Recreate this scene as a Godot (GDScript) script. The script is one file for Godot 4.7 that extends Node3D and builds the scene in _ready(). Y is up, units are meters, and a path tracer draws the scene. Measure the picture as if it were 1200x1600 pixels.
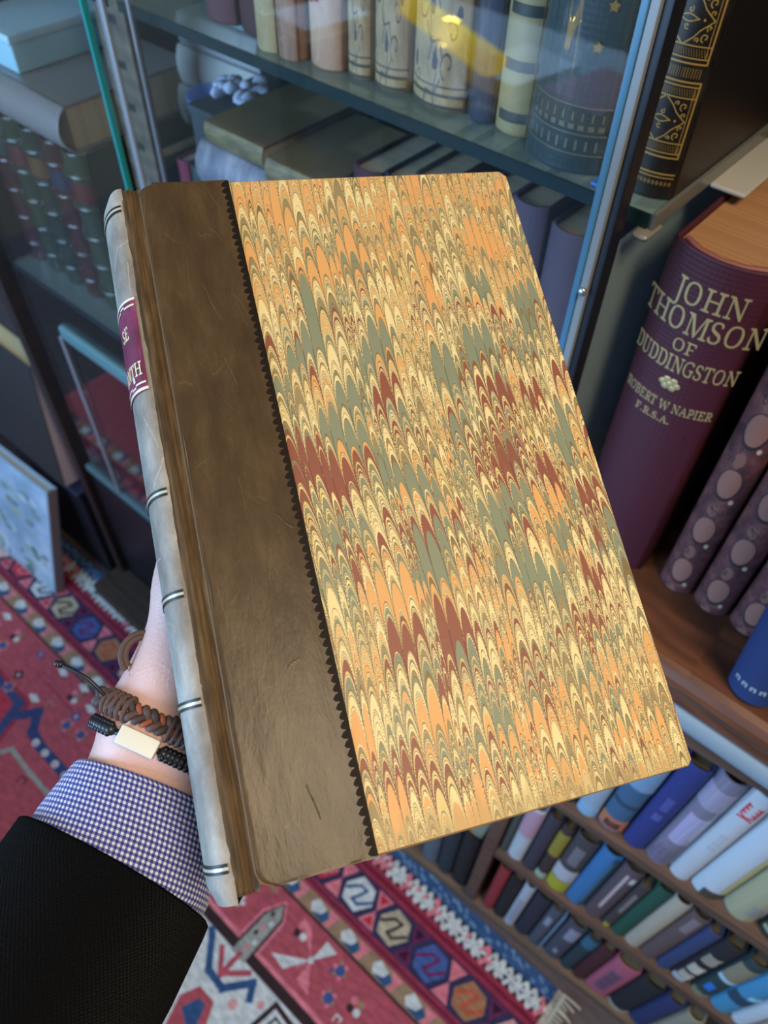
extends Node3D
# An antiquarian bookshop: a hand holds a quarter-leather book with marbled boards in front of a glazed display
# cabinet, an open bookcase and a patterned rug. +x runs along the cabinet front, -z goes into it, y is up.

# frame of the held book: x across the board, y towards its head, z out of the front board
const BOOK_AT := Vector3(-0.0705, 1.2250, -0.0246)
const BX := Vector3(0.5260, -0.0922, -0.8455)
const BY := Vector3(-0.7588, 0.3982, -0.5155)
const BZ := Vector3(0.3842, 0.9126, 0.1395)
const BW := 0.170      # board width
const BH := 0.278      # board height
const BT := 0.042      # thickness of the closed book
const CASE_TURN := 0.0785   # the open bookcase stands a little askew under the cabinet

var used_names := {}
var mats := {}
var rng := RandomNumberGenerator.new()
var tex_wood: Texture2D
var serif: SystemFont
var sans: SystemFont


func _ready() -> void:
	# camera
	var cam := Camera3D.new()
	cam.name = "camera"
	add_child(cam)
	cam.transform = Transform3D(Basis(Vector3(0.75170, 0.01798, -0.65920), Vector3(-0.51750, 0.63565, -0.57280), Vector3(0.40880, 0.77177, 0.48710)).orthonormalized(), Vector3(0, 1.5, 0))
	var lens := CameraAttributesPhysical.new()
	lens.frustum_focal_length = 18.03
	lens.frustum_focus_distance = 0.315
	lens.frustum_near = 0.02
	lens.frustum_far = 30.0
	lens.exposure_aperture = 7.5
	cam.attributes = lens
	cam.near = 0.02
	cam.far = 30.0
	cam.fov = 67.3
	cam.current = true
	# sky, seen only through the shop window
	var we := WorldEnvironment.new()
	we.name = "world"
	var e := Environment.new()
	e.background_mode = Environment.BG_SKY
	var sky := Sky.new()
	var sm := ProceduralSkyMaterial.new()
	sm.sky_top_color = Color(0.45, 0.62, 0.9)
	sm.sky_horizon_color = Color(0.8, 0.88, 0.96)
	sm.ground_bottom_color = Color(0.3, 0.3, 0.3)
	sm.ground_horizon_color = Color(0.6, 0.65, 0.7)
	sky.sky_material = sm
	e.sky = sky
	e.background_energy_multiplier = 1.0
	e.tonemap_mode = Environment.TONE_MAPPER_LINEAR
	e.tonemap_exposure = 1.0
	e.sdfgi_enabled = true
	e.ssao_enabled = true
	e.ssil_enabled = true
	we.environment = e
	add_child(we)
	# daylight through the shop window
	area_light("window_daylight", Vector3(-1.4, 1.55, 2.0), Vector3(0, 0, -1), Vector2(1.86, 1.41), Color(0.62, 0.81, 1.0), 13.0)
	# warm ceiling panel
	area_light("ceiling_lamp_light", Vector3(0.75, 2.565, 0.02), Vector3(0, -1, 0), Vector2(0.60, 0.48), Color(1.0, 0.92, 0.79), 2.9)
	serif = SystemFont.new()
	serif.font_names = PackedStringArray(["Droid Serif"])
	sans = SystemFont.new()
	sans.font_names = PackedStringArray(["Droid Sans"])
	sans.font_weight = 700
	room()
	rug()
	cabinet()
	bookcase()
	held_book()
	arm()
	row_books()
	ledge_books()
	shelf_books()
	stack_books()
	floor_things()


func area_light(called: String, at: Vector3, towards: Vector3, size: Vector2, c: Color, energy: float) -> void:
	var l := AreaLight3D.new()
	l.name = called
	add_child(l)
	var up := Vector3.UP if absf(towards.y) < 0.9 else Vector3.BACK
	l.transform = Transform3D(Basis.looking_at(towards, up), at)
	l.area_size = size
	l.light_color = c
	l.light_energy = energy
	l.shadow_enabled = true
	l.area_range = 12.0
	l.area_attenuation = 2.0


class MB:
	# collects triangles (counter-clockwise seen from outside) and turns them into one smooth ArrayMesh
	var v := PackedVector3Array()
	var t := PackedVector2Array()
	var ix := PackedInt32Array()

	func pt(p: Vector3, uv := Vector2.ZERO) -> int:
		v.append(p)
		t.append(uv)
		return v.size() - 1

	func tri(a: int, b: int, c: int) -> void:
		ix.append(a)
		ix.append(b)
		ix.append(c)

	func quad(a: int, b: int, c: int, d: int) -> void:
		tri(a, b, c)
		tri(a, c, d)

	func orient(from: int, ref: Vector3) -> void:
		# turns the triangles added since `from` so that they face away from ref
		var s := 0.0
		for k in range(from, ix.size(), 3):
			var a := v[ix[k]]
			var b := v[ix[k + 1]]
			var c := v[ix[k + 2]]
			s += ((a + b + c) / 3.0 - ref).dot((b - a).cross(c - a))
		if s < 0.0:
			for k in range(from, ix.size(), 3):
				var q := ix[k + 1]
				ix[k + 1] = ix[k + 2]
				ix[k + 2] = q

	func loft(rings: Array, closed := true, caps := true, ref = null, uscale := 1.0, vscale := 1.0) -> void:
		var from := ix.size()
		var n: int = rings[0].size()
		var m := rings.size()
		var cols := n + 1 if closed else n
		var first := v.size()
		var along := 0.0
		var mean := Vector3.ZERO
		for i in m:
			var ring: PackedVector3Array = rings[i]
			if i > 0:
				along += (rings[i][0] - rings[i - 1][0]).length()
			var round_ := 0.0
			for j in cols:
				var p: Vector3 = ring[j % n]
				if j > 0:
					round_ += (p - ring[j - 1]).length()
				pt(p, Vector2(round_ * uscale, along * vscale))
				mean += p
		mean /= float(m * cols)
		for i in m - 1:
			for j in cols - 1:
				var a := first + i * cols + j
				quad(a, a + 1, a + cols + 1, a + cols)
		orient(from, mean if ref == null else ref)
		if closed:
			fuse_seam(first, m, cols)
		if caps:
			for i in [0, m - 1]:
				var f2 := ix.size()
				var ring: PackedVector3Array = rings[i]
				var c := Vector3.ZERO
				for p in ring:
					c += p
				c /= float(n)
				var ci := pt(c, Vector2(0.5, 0.5))
				var base := v.size()
				for j in n:
					pt(ring[j], Vector2(ring[j].x - c.x, ring[j].y - c.y) * uscale)
				for j in n:
					tri(ci, base + j, base + (j + 1) % n)
				orient(f2, mean if ref == null else ref)

	var seams := []
	func fuse_seam(first: int, m: int, cols: int) -> void:
		for i in m:
			seams.append([first + i * cols, first + i * cols + cols - 1])

	func tube(path: PackedVector3Array, radius, sides := 8, caps := true) -> void:
		var rings := []
		var n := path.size()
		var up := Vector3.UP
		var last := Vector3.ZERO
		for i in n:
			var d: Vector3 = path[mini(i + 1, n - 1)] - path[maxi(i - 1, 0)]
			d = d.normalized()
			var s: Vector3
			if i == 0:
				s = d.cross(up)
				if s.length() < 0.2:
					s = d.cross(Vector3.RIGHT)
				s = s.normalized()
			else:
				s = (last - d * last.dot(d)).normalized()
			last = s
			var u := d.cross(s)
			var r: float = radius if radius is float else radius[i]
			var ring := PackedVector3Array()
			for k in sides:
				var a := TAU * k / sides
				ring.append(path[i] + (s * cos(a) + u * sin(a)) * r)
			rings.append(ring)
		var from := ix.size()
		loft(rings, true, caps, null)
		# a curved tube needs its sides turned ring by ring: check against the path point
		var sum := 0.0
		for k in range(from, mini(from + sides * 6, ix.size()), 3):
			var a := v[ix[k]]
			var b := v[ix[k + 1]]
			var c := v[ix[k + 2]]
			sum += ((a + b + c) / 3.0 - (path[0] + path[1]) * 0.5).dot((b - a).cross(c - a))
		if sum < 0.0:
			for k in range(from, from + (n - 1) * sides * 6, 3):
				var q := ix[k + 1]
				ix[k + 1] = ix[k + 2]
				ix[k + 2] = q

	func box(c: Vector3, size: Vector3, bevel := 0.0, xf := Transform3D()) -> void:
		var from := ix.size()
		var h := size * 0.5
		var b := minf(bevel, minf(h.x, minf(h.y, h.z)) * 0.9)
		if b <= 0.0:
			for ax in 3:
				for s in [-1.0, 1.0]:
					var n := Vector3.ZERO
					n[ax] = s
					var u := Vector3.ZERO
					u[(ax + 1) % 3] = 1.0
					var w := Vector3.ZERO
					w[(ax + 2) % 3] = 1.0
					var q := []
					for k in [[-1, -1], [1, -1], [1, 1], [-1, 1]]:
						var p: Vector3 = c + (n + u * k[0] + w * k[1]) * h
						var uvp := Vector2((u * k[0] * h).dot(u), (w * k[1] * h).dot(w))
						q.append(pt(xf * p, uvp))
					quad(q[0], q[1], q[2], q[3]) if s > 0 else quad(q[3], q[2], q[1], q[0])
			return
		var id := {}
		for sx in [-1, 1]:
			for sy in [-1, 1]:
				for sz in [-1, 1]:
					var sg := Vector3(sx, sy, sz)
					for ax in 3:
						var p := (h - Vector3(b, b, b)) * sg
						p[ax] = h[ax] * sg[ax]
						id[[sx, sy, sz, ax]] = pt(xf * (c + p), Vector2(p[(ax + 1) % 3], p[(ax + 2) % 3]))
		for ax in 3:
			var a1 := (ax + 1) % 3
			var a2 := (ax + 2) % 3
			for s in [-1, 1]:
				var q := []
				for k in [[-1, -1], [1, -1], [1, 1], [-1, 1]]:
					var sg := [0, 0, 0]
					sg[ax] = s
					sg[a1] = k[0]
					sg[a2] = k[1]
					q.append(id[[sg[0], sg[1], sg[2], ax]])
				if s > 0:
					quad(q[0], q[1], q[2], q[3])
				else:
					quad(q[3], q[2], q[1], q[0])
			for s1 in [-1, 1]:
				for s2 in [-1, 1]:
					var e := []
					for s in [-1, 1]:
						var sg := [0, 0, 0]
						sg[ax] = s
						sg[a1] = s1
						sg[a2] = s2
						e.append(id[[sg[0], sg[1], sg[2], a1]])
						e.append(id[[sg[0], sg[1], sg[2], a2]])
					quad(e[0], e[1], e[3], e[2])
		for sx in [-1, 1]:
			for sy in [-1, 1]:
				for sz in [-1, 1]:
					var a: int = id[[sx, sy, sz, 0]]
					var b2: int = id[[sx, sy, sz, 1]]
					var c2: int = id[[sx, sy, sz, 2]]
					if sx * sy * sz > 0:
						tri(a, b2, c2)
					else:
						tri(a, c2, b2)
		var cc := xf * c
		for k in range(from, ix.size(), 3):
			var a := v[ix[k]]
			var b3 := v[ix[k + 1]]
			var c3 := v[ix[k + 2]]
			if ((a + b3 + c3) / 3.0 - cc).dot((b3 - a).cross(c3 - a)) < 0.0:
				var q := ix[k + 1]
				ix[k + 1] = ix[k + 2]
				ix[k + 2] = q

	func prism(poly: PackedVector2Array, z0: float, z1: float, xf := Transform3D(), uvs := 1.0) -> void:
		# a polygon in the xy plane, extruded from z0 to z1
		var tr := Geometry2D.triangulate_polygon(poly)
		var n := poly.size()
		for side in 2:
			var z := z0 if side == 0 else z1
			var from := ix.size()
			var base := v.size()
			for p in poly:
				pt(xf * Vector3(p.x, p.y, z), p * uvs)
			for k in range(0, tr.size(), 3):
				tri(base + tr[k], base + tr[k + 1], base + tr[k + 2])
			var away := xf * Vector3(poly[0].x, poly[0].y, (z0 + z1) * 0.5 + (z0 + z1 - 2.0 * z) * 10.0)
			orient(from, away)
		var from2 := ix.size()
		var area := 0.0
		for i in n:
			area += poly[i].cross(poly[(i + 1) % n])
		for i in n:
			var p := poly[i]
			var q := poly[(i + 1) % n]
			var a := pt(xf * Vector3(p.x, p.y, z0), p * uvs)
			var b := pt(xf * Vector3(q.x, q.y, z0), q * uvs)
			var c := pt(xf * Vector3(q.x, q.y, z1), q * uvs)
			var d := pt(xf * Vector3(p.x, p.y, z1), p * uvs)
			if (area > 0.0) == (z1 > z0):
				quad(a, b, c, d)
			else:
				quad(d, c, b, a)

	func ball(c: Vector3, r: Vector3, lon := 10, lat := 7) -> void:
		var rings := []
		for i in lat + 1:
			var a := PI * i / lat
			var ring := PackedVector3Array()
			for k in lon:
				var g := TAU * k / lon
				ring.append(c + Vector3(sin(a) * cos(g) * r.x, cos(a) * r.y, sin(a) * sin(g) * r.z))
			rings.append(ring)
		loft(rings, true, false, c)

	func mesh() -> ArrayMesh:
		var nr := PackedVector3Array()
		nr.resize(v.size())
		for k in range(0, ix.size(), 3):
			var a := ix[k]
			var b := ix[k + 1]
			var c := ix[k + 2]
			var g := (v[b] - v[a]).cross(v[c] - v[a])
			nr[a] += g
			nr[b] += g
			nr[c] += g
		for s in seams:
			var g: Vector3 = nr[s[0]] + nr[s[1]]
			nr[s[0]] = g
			nr[s[1]] = g
		for i in nr.size():
			nr[i] = nr[i].normalized() if nr[i].length_squared() > 1e-30 else Vector3.UP
		var cw := PackedInt32Array()
		cw.resize(ix.size())
		for k in range(0, ix.size(), 3):
			cw[k] = ix[k]
			cw[k + 1] = ix[k + 2]
			cw[k + 2] = ix[k + 1]
		var arr := []
		arr.resize(Mesh.ARRAY_MAX)
		arr[Mesh.ARRAY_VERTEX] = v
		arr[Mesh.ARRAY_NORMAL] = nr
		arr[Mesh.ARRAY_TEX_UV] = t
		arr[Mesh.ARRAY_INDEX] = cw
		var am := ArrayMesh.new()
		am.add_surface_from_arrays(Mesh.PRIMITIVE_TRIANGLES, arr)
		return am


# ---------------------------------------------------------------- naming, tagging, materials

func numbered(called: String) -> String:
	var k: int = used_names.get(called, 0)
	used_names[called] = k + 1
	return called if k == 0 else "%s_%03d" % [called, k]


func tag(o: Node3D, label: String, category: String, group := "", kind := "") -> Node3D:
	o.set_meta("label", label)
	o.set_meta("category", category)
	if group:
		o.set_meta("group", group)
	if kind:
		o.set_meta("kind", kind)
	return o


func thing(called: String, label: String, category: String, at := Transform3D(), group := "") -> Node3D:
	var o := Node3D.new()
	o.name = numbered(called)
	add_child(o)
	o.transform = at
	return tag(o, label, category, group)


func put(called: String, mesh: Mesh, material: Material, parent: Node3D, label := "") -> MeshInstance3D:
	var o := MeshInstance3D.new()
	o.name = called if parent != self else numbered(called)
	o.mesh = mesh
	o.material_override = null
	for s in mesh.get_surface_count():
		o.set_surface_override_material(s, material)
	o.cast_shadow = GeometryInstance3D.SHADOW_CASTING_SETTING_ON
	parent.add_child(o, true)
	if label:
		o.set_meta("label", label)
	return o


func part(called: String, b: MB, material: Material, parent: Node3D, label := "") -> MeshInstance3D:
	return put(called, b.mesh(), material, parent, label)


func struct(called: String, b: MB, material: Material) -> MeshInstance3D:
	var o := part(called, b, material, self)
	o.set_meta("kind", "structure")
	return o


func paint(c: Color, rough := 0.7, metal := 0.0, spec := 0.5) -> StandardMaterial3D:
	var key := [c, rough, metal, spec]
	if not mats.has(key):
		var m := StandardMaterial3D.new()
		m.albedo_color = c
		m.roughness = rough
		m.metallic = metal
		m.metallic_specular = spec
		mats[key] = m
	return mats[key]


func rgb8(r: int, g: int, b: int) -> Color:
	return Color8(r, g, b)


func cloth(c: Color, rough := 0.75) -> StandardMaterial3D:
	# book cloth: colour with a fine woven relief
	var key := ["cloth", c, rough]
	if not mats.has(key):
		var m := StandardMaterial3D.new()
		m.albedo_color = c
		m.roughness = rough
		m.heightmap_enabled = true
		m.heightmap_texture = noise_tex("weave")
		m.heightmap_scale = 0.03
		m.uv1_triplanar = true
		m.uv1_scale = Vector3(9, 9, 9)
		mats[key] = m
	return mats[key]


var noises := {}
func noise_tex(which: String) -> Texture2D:
	if noises.has(which):
		return noises[which]
	var im: Image
	if which == "weave":
		im = Image.create(128, 128, false, Image.FORMAT_RGB8)
		rng.seed = 5
		for y in 128:
			for x in 128:
				var k := 0.5 + 0.2 * sin(x * TAU / 4.0) + 0.2 * sin(y * TAU / 4.0) + rng.randf_range(-0.1, 0.1)
				im.set_pixel(x, y, Color(k, k, k))
	elif which == "wool":
		im = Image.create(128, 128, false, Image.FORMAT_RGB8)
		rng.seed = 6
		for y in 128:
			for x in 128:
				var k := 0.5 + 0.3 * sin((x + 3.0 * sin(y * TAU / 16.0)) * TAU / 16.0) * cos(y * TAU / 16.0) + rng.randf_range(-0.25, 0.25)
				im.set_pixel(x, y, Color(k, k, k))
	elif which == "pile":
		im = Image.create(256, 256, false, Image.FORMAT_RGB8)
		rng.seed = 7
		for y in 256:
			for x in 256:
				var k := 0.5 + 0.2 * sin(x * TAU / 4.0) + rng.randf_range(-0.3, 0.3)
				im.set_pixel(x, y, Color(k, k, k))
	else:
		# skin and leather grain: two octaves of soft noise
		im = Image.create(256, 256, false, Image.FORMAT_RGB8)
		var f := FastNoiseLite.new()
		f.seed = 3 if which == "skin" else 9
		f.noise_type = FastNoiseLite.TYPE_CELLULAR
		f.frequency = 0.09 if which == "skin" else 0.05
		f.cellular_return_type = FastNoiseLite.RETURN_DISTANCE
		f.fractal_octaves = 2
		for y in 256:
			for x in 256:
				var bx := absf(x - 128.0) / 128.0
				var k := clampf(0.5 + 0.5 * f.get_noise_2d(minf(x, 255 - x) + (20.0 if x > 127 else 0.0) * bx, y), 0.0, 1.0)
				im.set_pixel(x, y, Color(k, k, k))
	noises[which] = ImageTexture.create_from_image(im)
	return noises[which]


func tex_mat(im: Image, rough := 0.6, spec := 0.5) -> StandardMaterial3D:
	var m := StandardMaterial3D.new()
	m.albedo_texture = ImageTexture.create_from_image(im)
	m.roughness = rough
	m.metallic_specular = spec
	return m


func glass_mat(tint := Color(0.35, 0.5, 0.52), alpha := 0.012) -> StandardMaterial3D:
	var key := ["glass", tint, alpha]
	if not mats.has(key):
		var m := StandardMaterial3D.new()
		m.transparency = BaseMaterial3D.TRANSPARENCY_ALPHA
		m.albedo_color = Color(tint.r, tint.g, tint.b, alpha)
		m.roughness = 0.02
		mats[key] = m
	return mats[key]


# ---------------------------------------------------------------- painting into pictures

func poly(im: Image, pts: Array, c: Color) -> void:
	var lo := 1e9
	var hi := -1e9
	for p in pts:
		lo = minf(lo, p.y)
		hi = maxf(hi, p.y)
	for y in range(maxi(0, int(ceil(lo - 0.5))), mini(im.get_height() - 1, int(floor(hi - 0.5))) + 1):
		var xs := []
		var yy := y + 0.5
		for i in pts.size():
			var a: Vector2 = pts[i]
			var b: Vector2 = pts[(i + 1) % pts.size()]
			if (a.y <= yy) != (b.y <= yy):
				xs.append(a.x + (yy - a.y) / (b.y - a.y) * (b.x - a.x))
		xs.sort()
		for k in range(0, xs.size() - 1, 2):
			var x0 := maxi(0, int(round(xs[k])))
			var x1 := mini(im.get_width(), int(round(xs[k + 1])))
			if x1 > x0:
				im.fill_rect(Rect2i(x0, y, x1 - x0, 1), c)


func stroke(im: Image, pts: Array, w: float, c: Color) -> void:
	for i in pts.size() - 1:
		var a: Vector2 = pts[i]
		var b: Vector2 = pts[i + 1]
		var d := (b - a).normalized() * w * 0.5
		var n := Vector2(-d.y, d.x)
		poly(im, [a - d + n, b + d + n, b + d - n, a - d - n], c)


func disc(im: Image, c: Vector2, rx: float, ry: float, col: Color) -> void:
	var pts := []
	for k in 18:
		pts.append(c + Vector2(cos(TAU * k / 18.0) * rx, sin(TAU * k / 18.0) * ry))
	poly(im, pts, col)


func curl(im: Image, c: Vector2, r: float, turn: float, w: float, col: Color) -> void:
	var pts := []
	for k in 16:
		var a := turn + k * 0.36
		pts.append(c + Vector2(cos(a), sin(a)) * r * (1.0 - k / 20.0))
	stroke(im, pts, w, col)


# ---------------------------------------------------------------- shelf books
# A book stands in its own frame: origin at the foot of the spine, x across the spine, y up, spine at z = 0 facing +z.

func arc(w: float, bulge: float, a: float, off := 0.0) -> Vector3:
	# a point on the rounded spine; a runs from -1 (left joint) to 1 (right joint)
	var r := (w * w * 0.25 + bulge * bulge) / (2.0 * bulge)
	var half := asin(clampf(w * 0.5 / r, -1.0, 1.0))
	return Vector3(sin(half * a) * (r + off), 0.0, cos(half * a) * (r + off) - r)


func spine_patch(b: MB, w: float, bulge: float, y0: float, y1: float, a0 := -0.98, a1 := 0.98, off := 0.0004, steps := 10) -> void:
	# a strip of paper, leather or gold that lies on the spine, with a little thickness
	var rings := []
	for y in [y0, y1]:
		var ring := PackedVector3Array()
		for k in steps + 1:
			ring.append(arc(w, bulge, lerpf(a0, a1, float(k) / steps), off) + Vector3(0, y, 0))
		rings.append(ring)
	var first := b.v.size()
	b.loft(rings, false, false, Vector3(0, (y0 + y1) * 0.5, -0.3))
	for i in 2:
		for k in steps + 1:
			b.t[first + i * (steps + 1) + k] = Vector2(float(k) / steps, 1.0 - i)
	# rims
	for i in 2:
		var f := b.ix.size()
		var inner := PackedVector3Array()
		for k in steps + 1:
			inner.append(arc(w, bulge, lerpf(a0, a1, float(k) / steps), -0.0004) + Vector3(0, y0 if i == 0 else y1, 0))
		b.loft([rings[i], inner], false, false, Vector3(0, (y0 + y1) * 0.5, -0.01))


func board_shape(w: float, h: float, d: float, bulge: float, board := 0.0028) -> MB:
	var b := MB.new()
	var joint := bulge + 0.002
	for s in [-1.0, 1.0]:
		b.box(Vector3(s * (w * 0.5 - board * 0.5), h * 0.5, -(joint + d) * 0.5), Vector3(board, h, d - joint), 0.0007)
	return b


func back_shape(w: float, h: float, bulge: float, b: MB, board := 0.0028) -> MB:
	var outer := []
	for yy in [[0.0, -0.0009], [0.0012, 0.0], [h - 0.0012, 0.0], [h, -0.0009]]:
		var ring := PackedVector3Array()
		for k in 15:
			ring.append(arc(w, bulge, k / 7.0 - 1.0, yy[1]) + Vector3(0, yy[0], 0))
		for k in range(14, -1, -1):
			ring.append(arc(w - board * 1.6, bulge * 0.92, k / 7.0 - 1.0, 0.0) + Vector3(0, yy[0], -0.0024))
		outer.append(ring)
	var first := b.v.size()
	b.loft(outer, true, false, null)
	for i in 4:
		for k in 31:
			b.t[first + i * 31 + k] = Vector2(k / 14.0 if k < 15 else (30 - k) / 15.0, 1.0 - [0.0, 0.004, 0.996, 1.0][i])
	for i in [0, 3]:
		var ring: PackedVector3Array = outer[i]
		var f := b.ix.size()
		for k in 14:
			var q := [b.pt(ring[k]), b.pt(ring[k + 1]), b.pt(ring[28 - k]), b.pt(ring[29 - k])]
			b.quad(q[0], q[1], q[2], q[3])
		b.orient(f, Vector3(0, h * 0.5, -0.01))
	return b


func page_shape(w: float, h: float, d: float, bulge: float, board := 0.0028, short := 0.0035) -> MB:
	var b := MB.new()
	b.box(Vector3(0, h * 0.5, -(bulge + 0.0015 + d - 0.004) * 0.5), Vector3(w - board * 2.0 - 0.0004, h - short * 2.0, d - 0.004 - bulge - 0.0015), 0.0008)
	return b


var paper_white: StandardMaterial3D
func paper(c := Color8(205, 192, 160)) -> StandardMaterial3D:
	var key := ["paper", c]
	if not mats.has(key):
		# page edges: fine streaks along the leaves
		var im := Image.create(8, 64, false, Image.FORMAT_RGB8)
		rng.seed = 11
		for y in 64:
			var k := rng.randf_range(0.8, 1.06)
			im.fill_rect(Rect2i(0, y, 8, 1), Color(c.r * k, c.g * k, c.b * k))
		var m := tex_mat(im, 0.9)
		m.uv1_triplanar = true
		m.uv1_scale = Vector3(40, 14, 40)
		mats[key] = m
	return mats[key]


func lettering(txt: String, size: float, material: Material, parent: Node3D, w: float, bulge: float, y: float, how := "across", called := "spine_title", xoff := 0.0, squeeze := 1.0, bold := false) -> void:
	# letters cut as shapes and bent round the spine
	var tm := TextMesh.new()
	tm.text = txt
	tm.font = serif if not bold else sans
	tm.font_size = 40
	tm.pixel_size = size / 29.0
	tm.depth = 0.0005
	tm.curve_step = 2.0
	var arr := tm.get_mesh_arrays() if tm is PrimitiveMesh else tm.surface_get_arrays(0)
	var vs: PackedVector3Array = arr[Mesh.ARRAY_VERTEX]
	var r := (w * w * 0.25 + bulge * bulge) / (2.0 * bulge)
	var ns := PackedVector3Array()
	ns.resize(vs.size())
	for i in vs.size():
		var p := vs[i]
		p.x *= squeeze
		if how == "down":
			p = Vector3(p.y, -p.x, p.z)
		elif how == "up":
			p = Vector3(-p.y, p.x, p.z)
		var a := (p.x + xoff) / r
		var rr := r + 0.00025 + p.z
		vs[i] = Vector3(sin(a) * rr, p.y + y, cos(a) * rr - r)
	var b := MB.new()
	b.v = vs
	b.t.resize(vs.size())
	var ii: PackedInt32Array = arr[Mesh.ARRAY_INDEX]
	for k in range(0, ii.size(), 3):
		b.tri(ii[k], ii[k + 2], ii[k + 1])
	part(called, b, material, parent)


func book(called: String, label: String, at: Transform3D, w: float, h: float, d: float, c: Material, group := "", o := {}) -> Node3D:
	var bulge: float = o.get("bulge", minf(w * 0.22, 0.008))
	var t := thing(called, label, "book", at, group)
	if o.has("boards"):
		part("boards", board_shape(w, h, d, bulge), o.boards, t)
		part("spine", back_shape(w, h, bulge, MB.new()), c, t)
	else:
		part("cover", back_shape(w, h, bulge, board_shape(w, h, d, bulge)), c, t)
	part("page_block", page_shape(w, h, d, bulge), o.get("pages", paper()), t)
	for s in o.get("bands", []):
		# [y0, y1, material, name, a0, a1] as shares of the height
		var b := MB.new()
		spine_patch(b, w, bulge, s[0] * h, s[1] * h, s[4] if s.size() > 4 else -0.97, s[5] if s.size() > 5 else 0.97, 0.0004)
		part(s[3], b, s[2], t)
	if o.has("wrap"):
		# a clear jacket: a second, slightly larger skin round the spine and boards
		var b := MB.new()
		var rings := []
		for y in [-0.0005, h * 0.33, h * 0.66, h + 0.001]:
			var ring := PackedVector3Array()
			ring.append(Vector3(-w * 0.5 - 0.0012, y, -d * 0.9))
			for k in 13:
				var wob := 0.0009 + 0.0007 * sin(k * 2.1 + y * 60.0)
				ring.append(arc(w + 0.002, bulge, k / 6.0 - 1.0, wob) + Vector3(0, y, 0))
			ring.append(Vector3(w * 0.5 + 0.0012, y, -d * 0.9))
			rings.append(ring)
		b.loft(rings, false, false, Vector3(0, h * 0.5, -d * 0.5))
		part("clear_jacket", b, o.wrap, t)
	return t


func shelf_at(x: float, y: float, z: float, turn := 0.0, lean := 0.0) -> Transform3D:
	return Transform3D(Basis(Vector3.UP, turn) * Basis(Vector3.BACK, lean), Vector3(x, y, z))


func case_at(x: float, y: float, z: float, lean := 0.0) -> Transform3D:
	# a place in the open bookcase, which is turned a little
	var b := Basis(Vector3.UP, CASE_TURN)
	return Transform3D(b * Basis(Vector3.BACK, lean), Vector3(0, 0, -0.376) + b * Vector3(x, y, z))


func flat_at(x: float, y: float, z: float, turn := 0.0) -> Transform3D:
	# a book lying on its back board with the spine towards +z
	return Transform3D(Basis(Vector3.UP, turn) * Basis(Vector3(0, 1, 0), Vector3(-1, 0, 0), Vector3(0, 0, 1)), Vector3(x, y, z))


# ---------------------------------------------------------------- prints and surfaces

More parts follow.
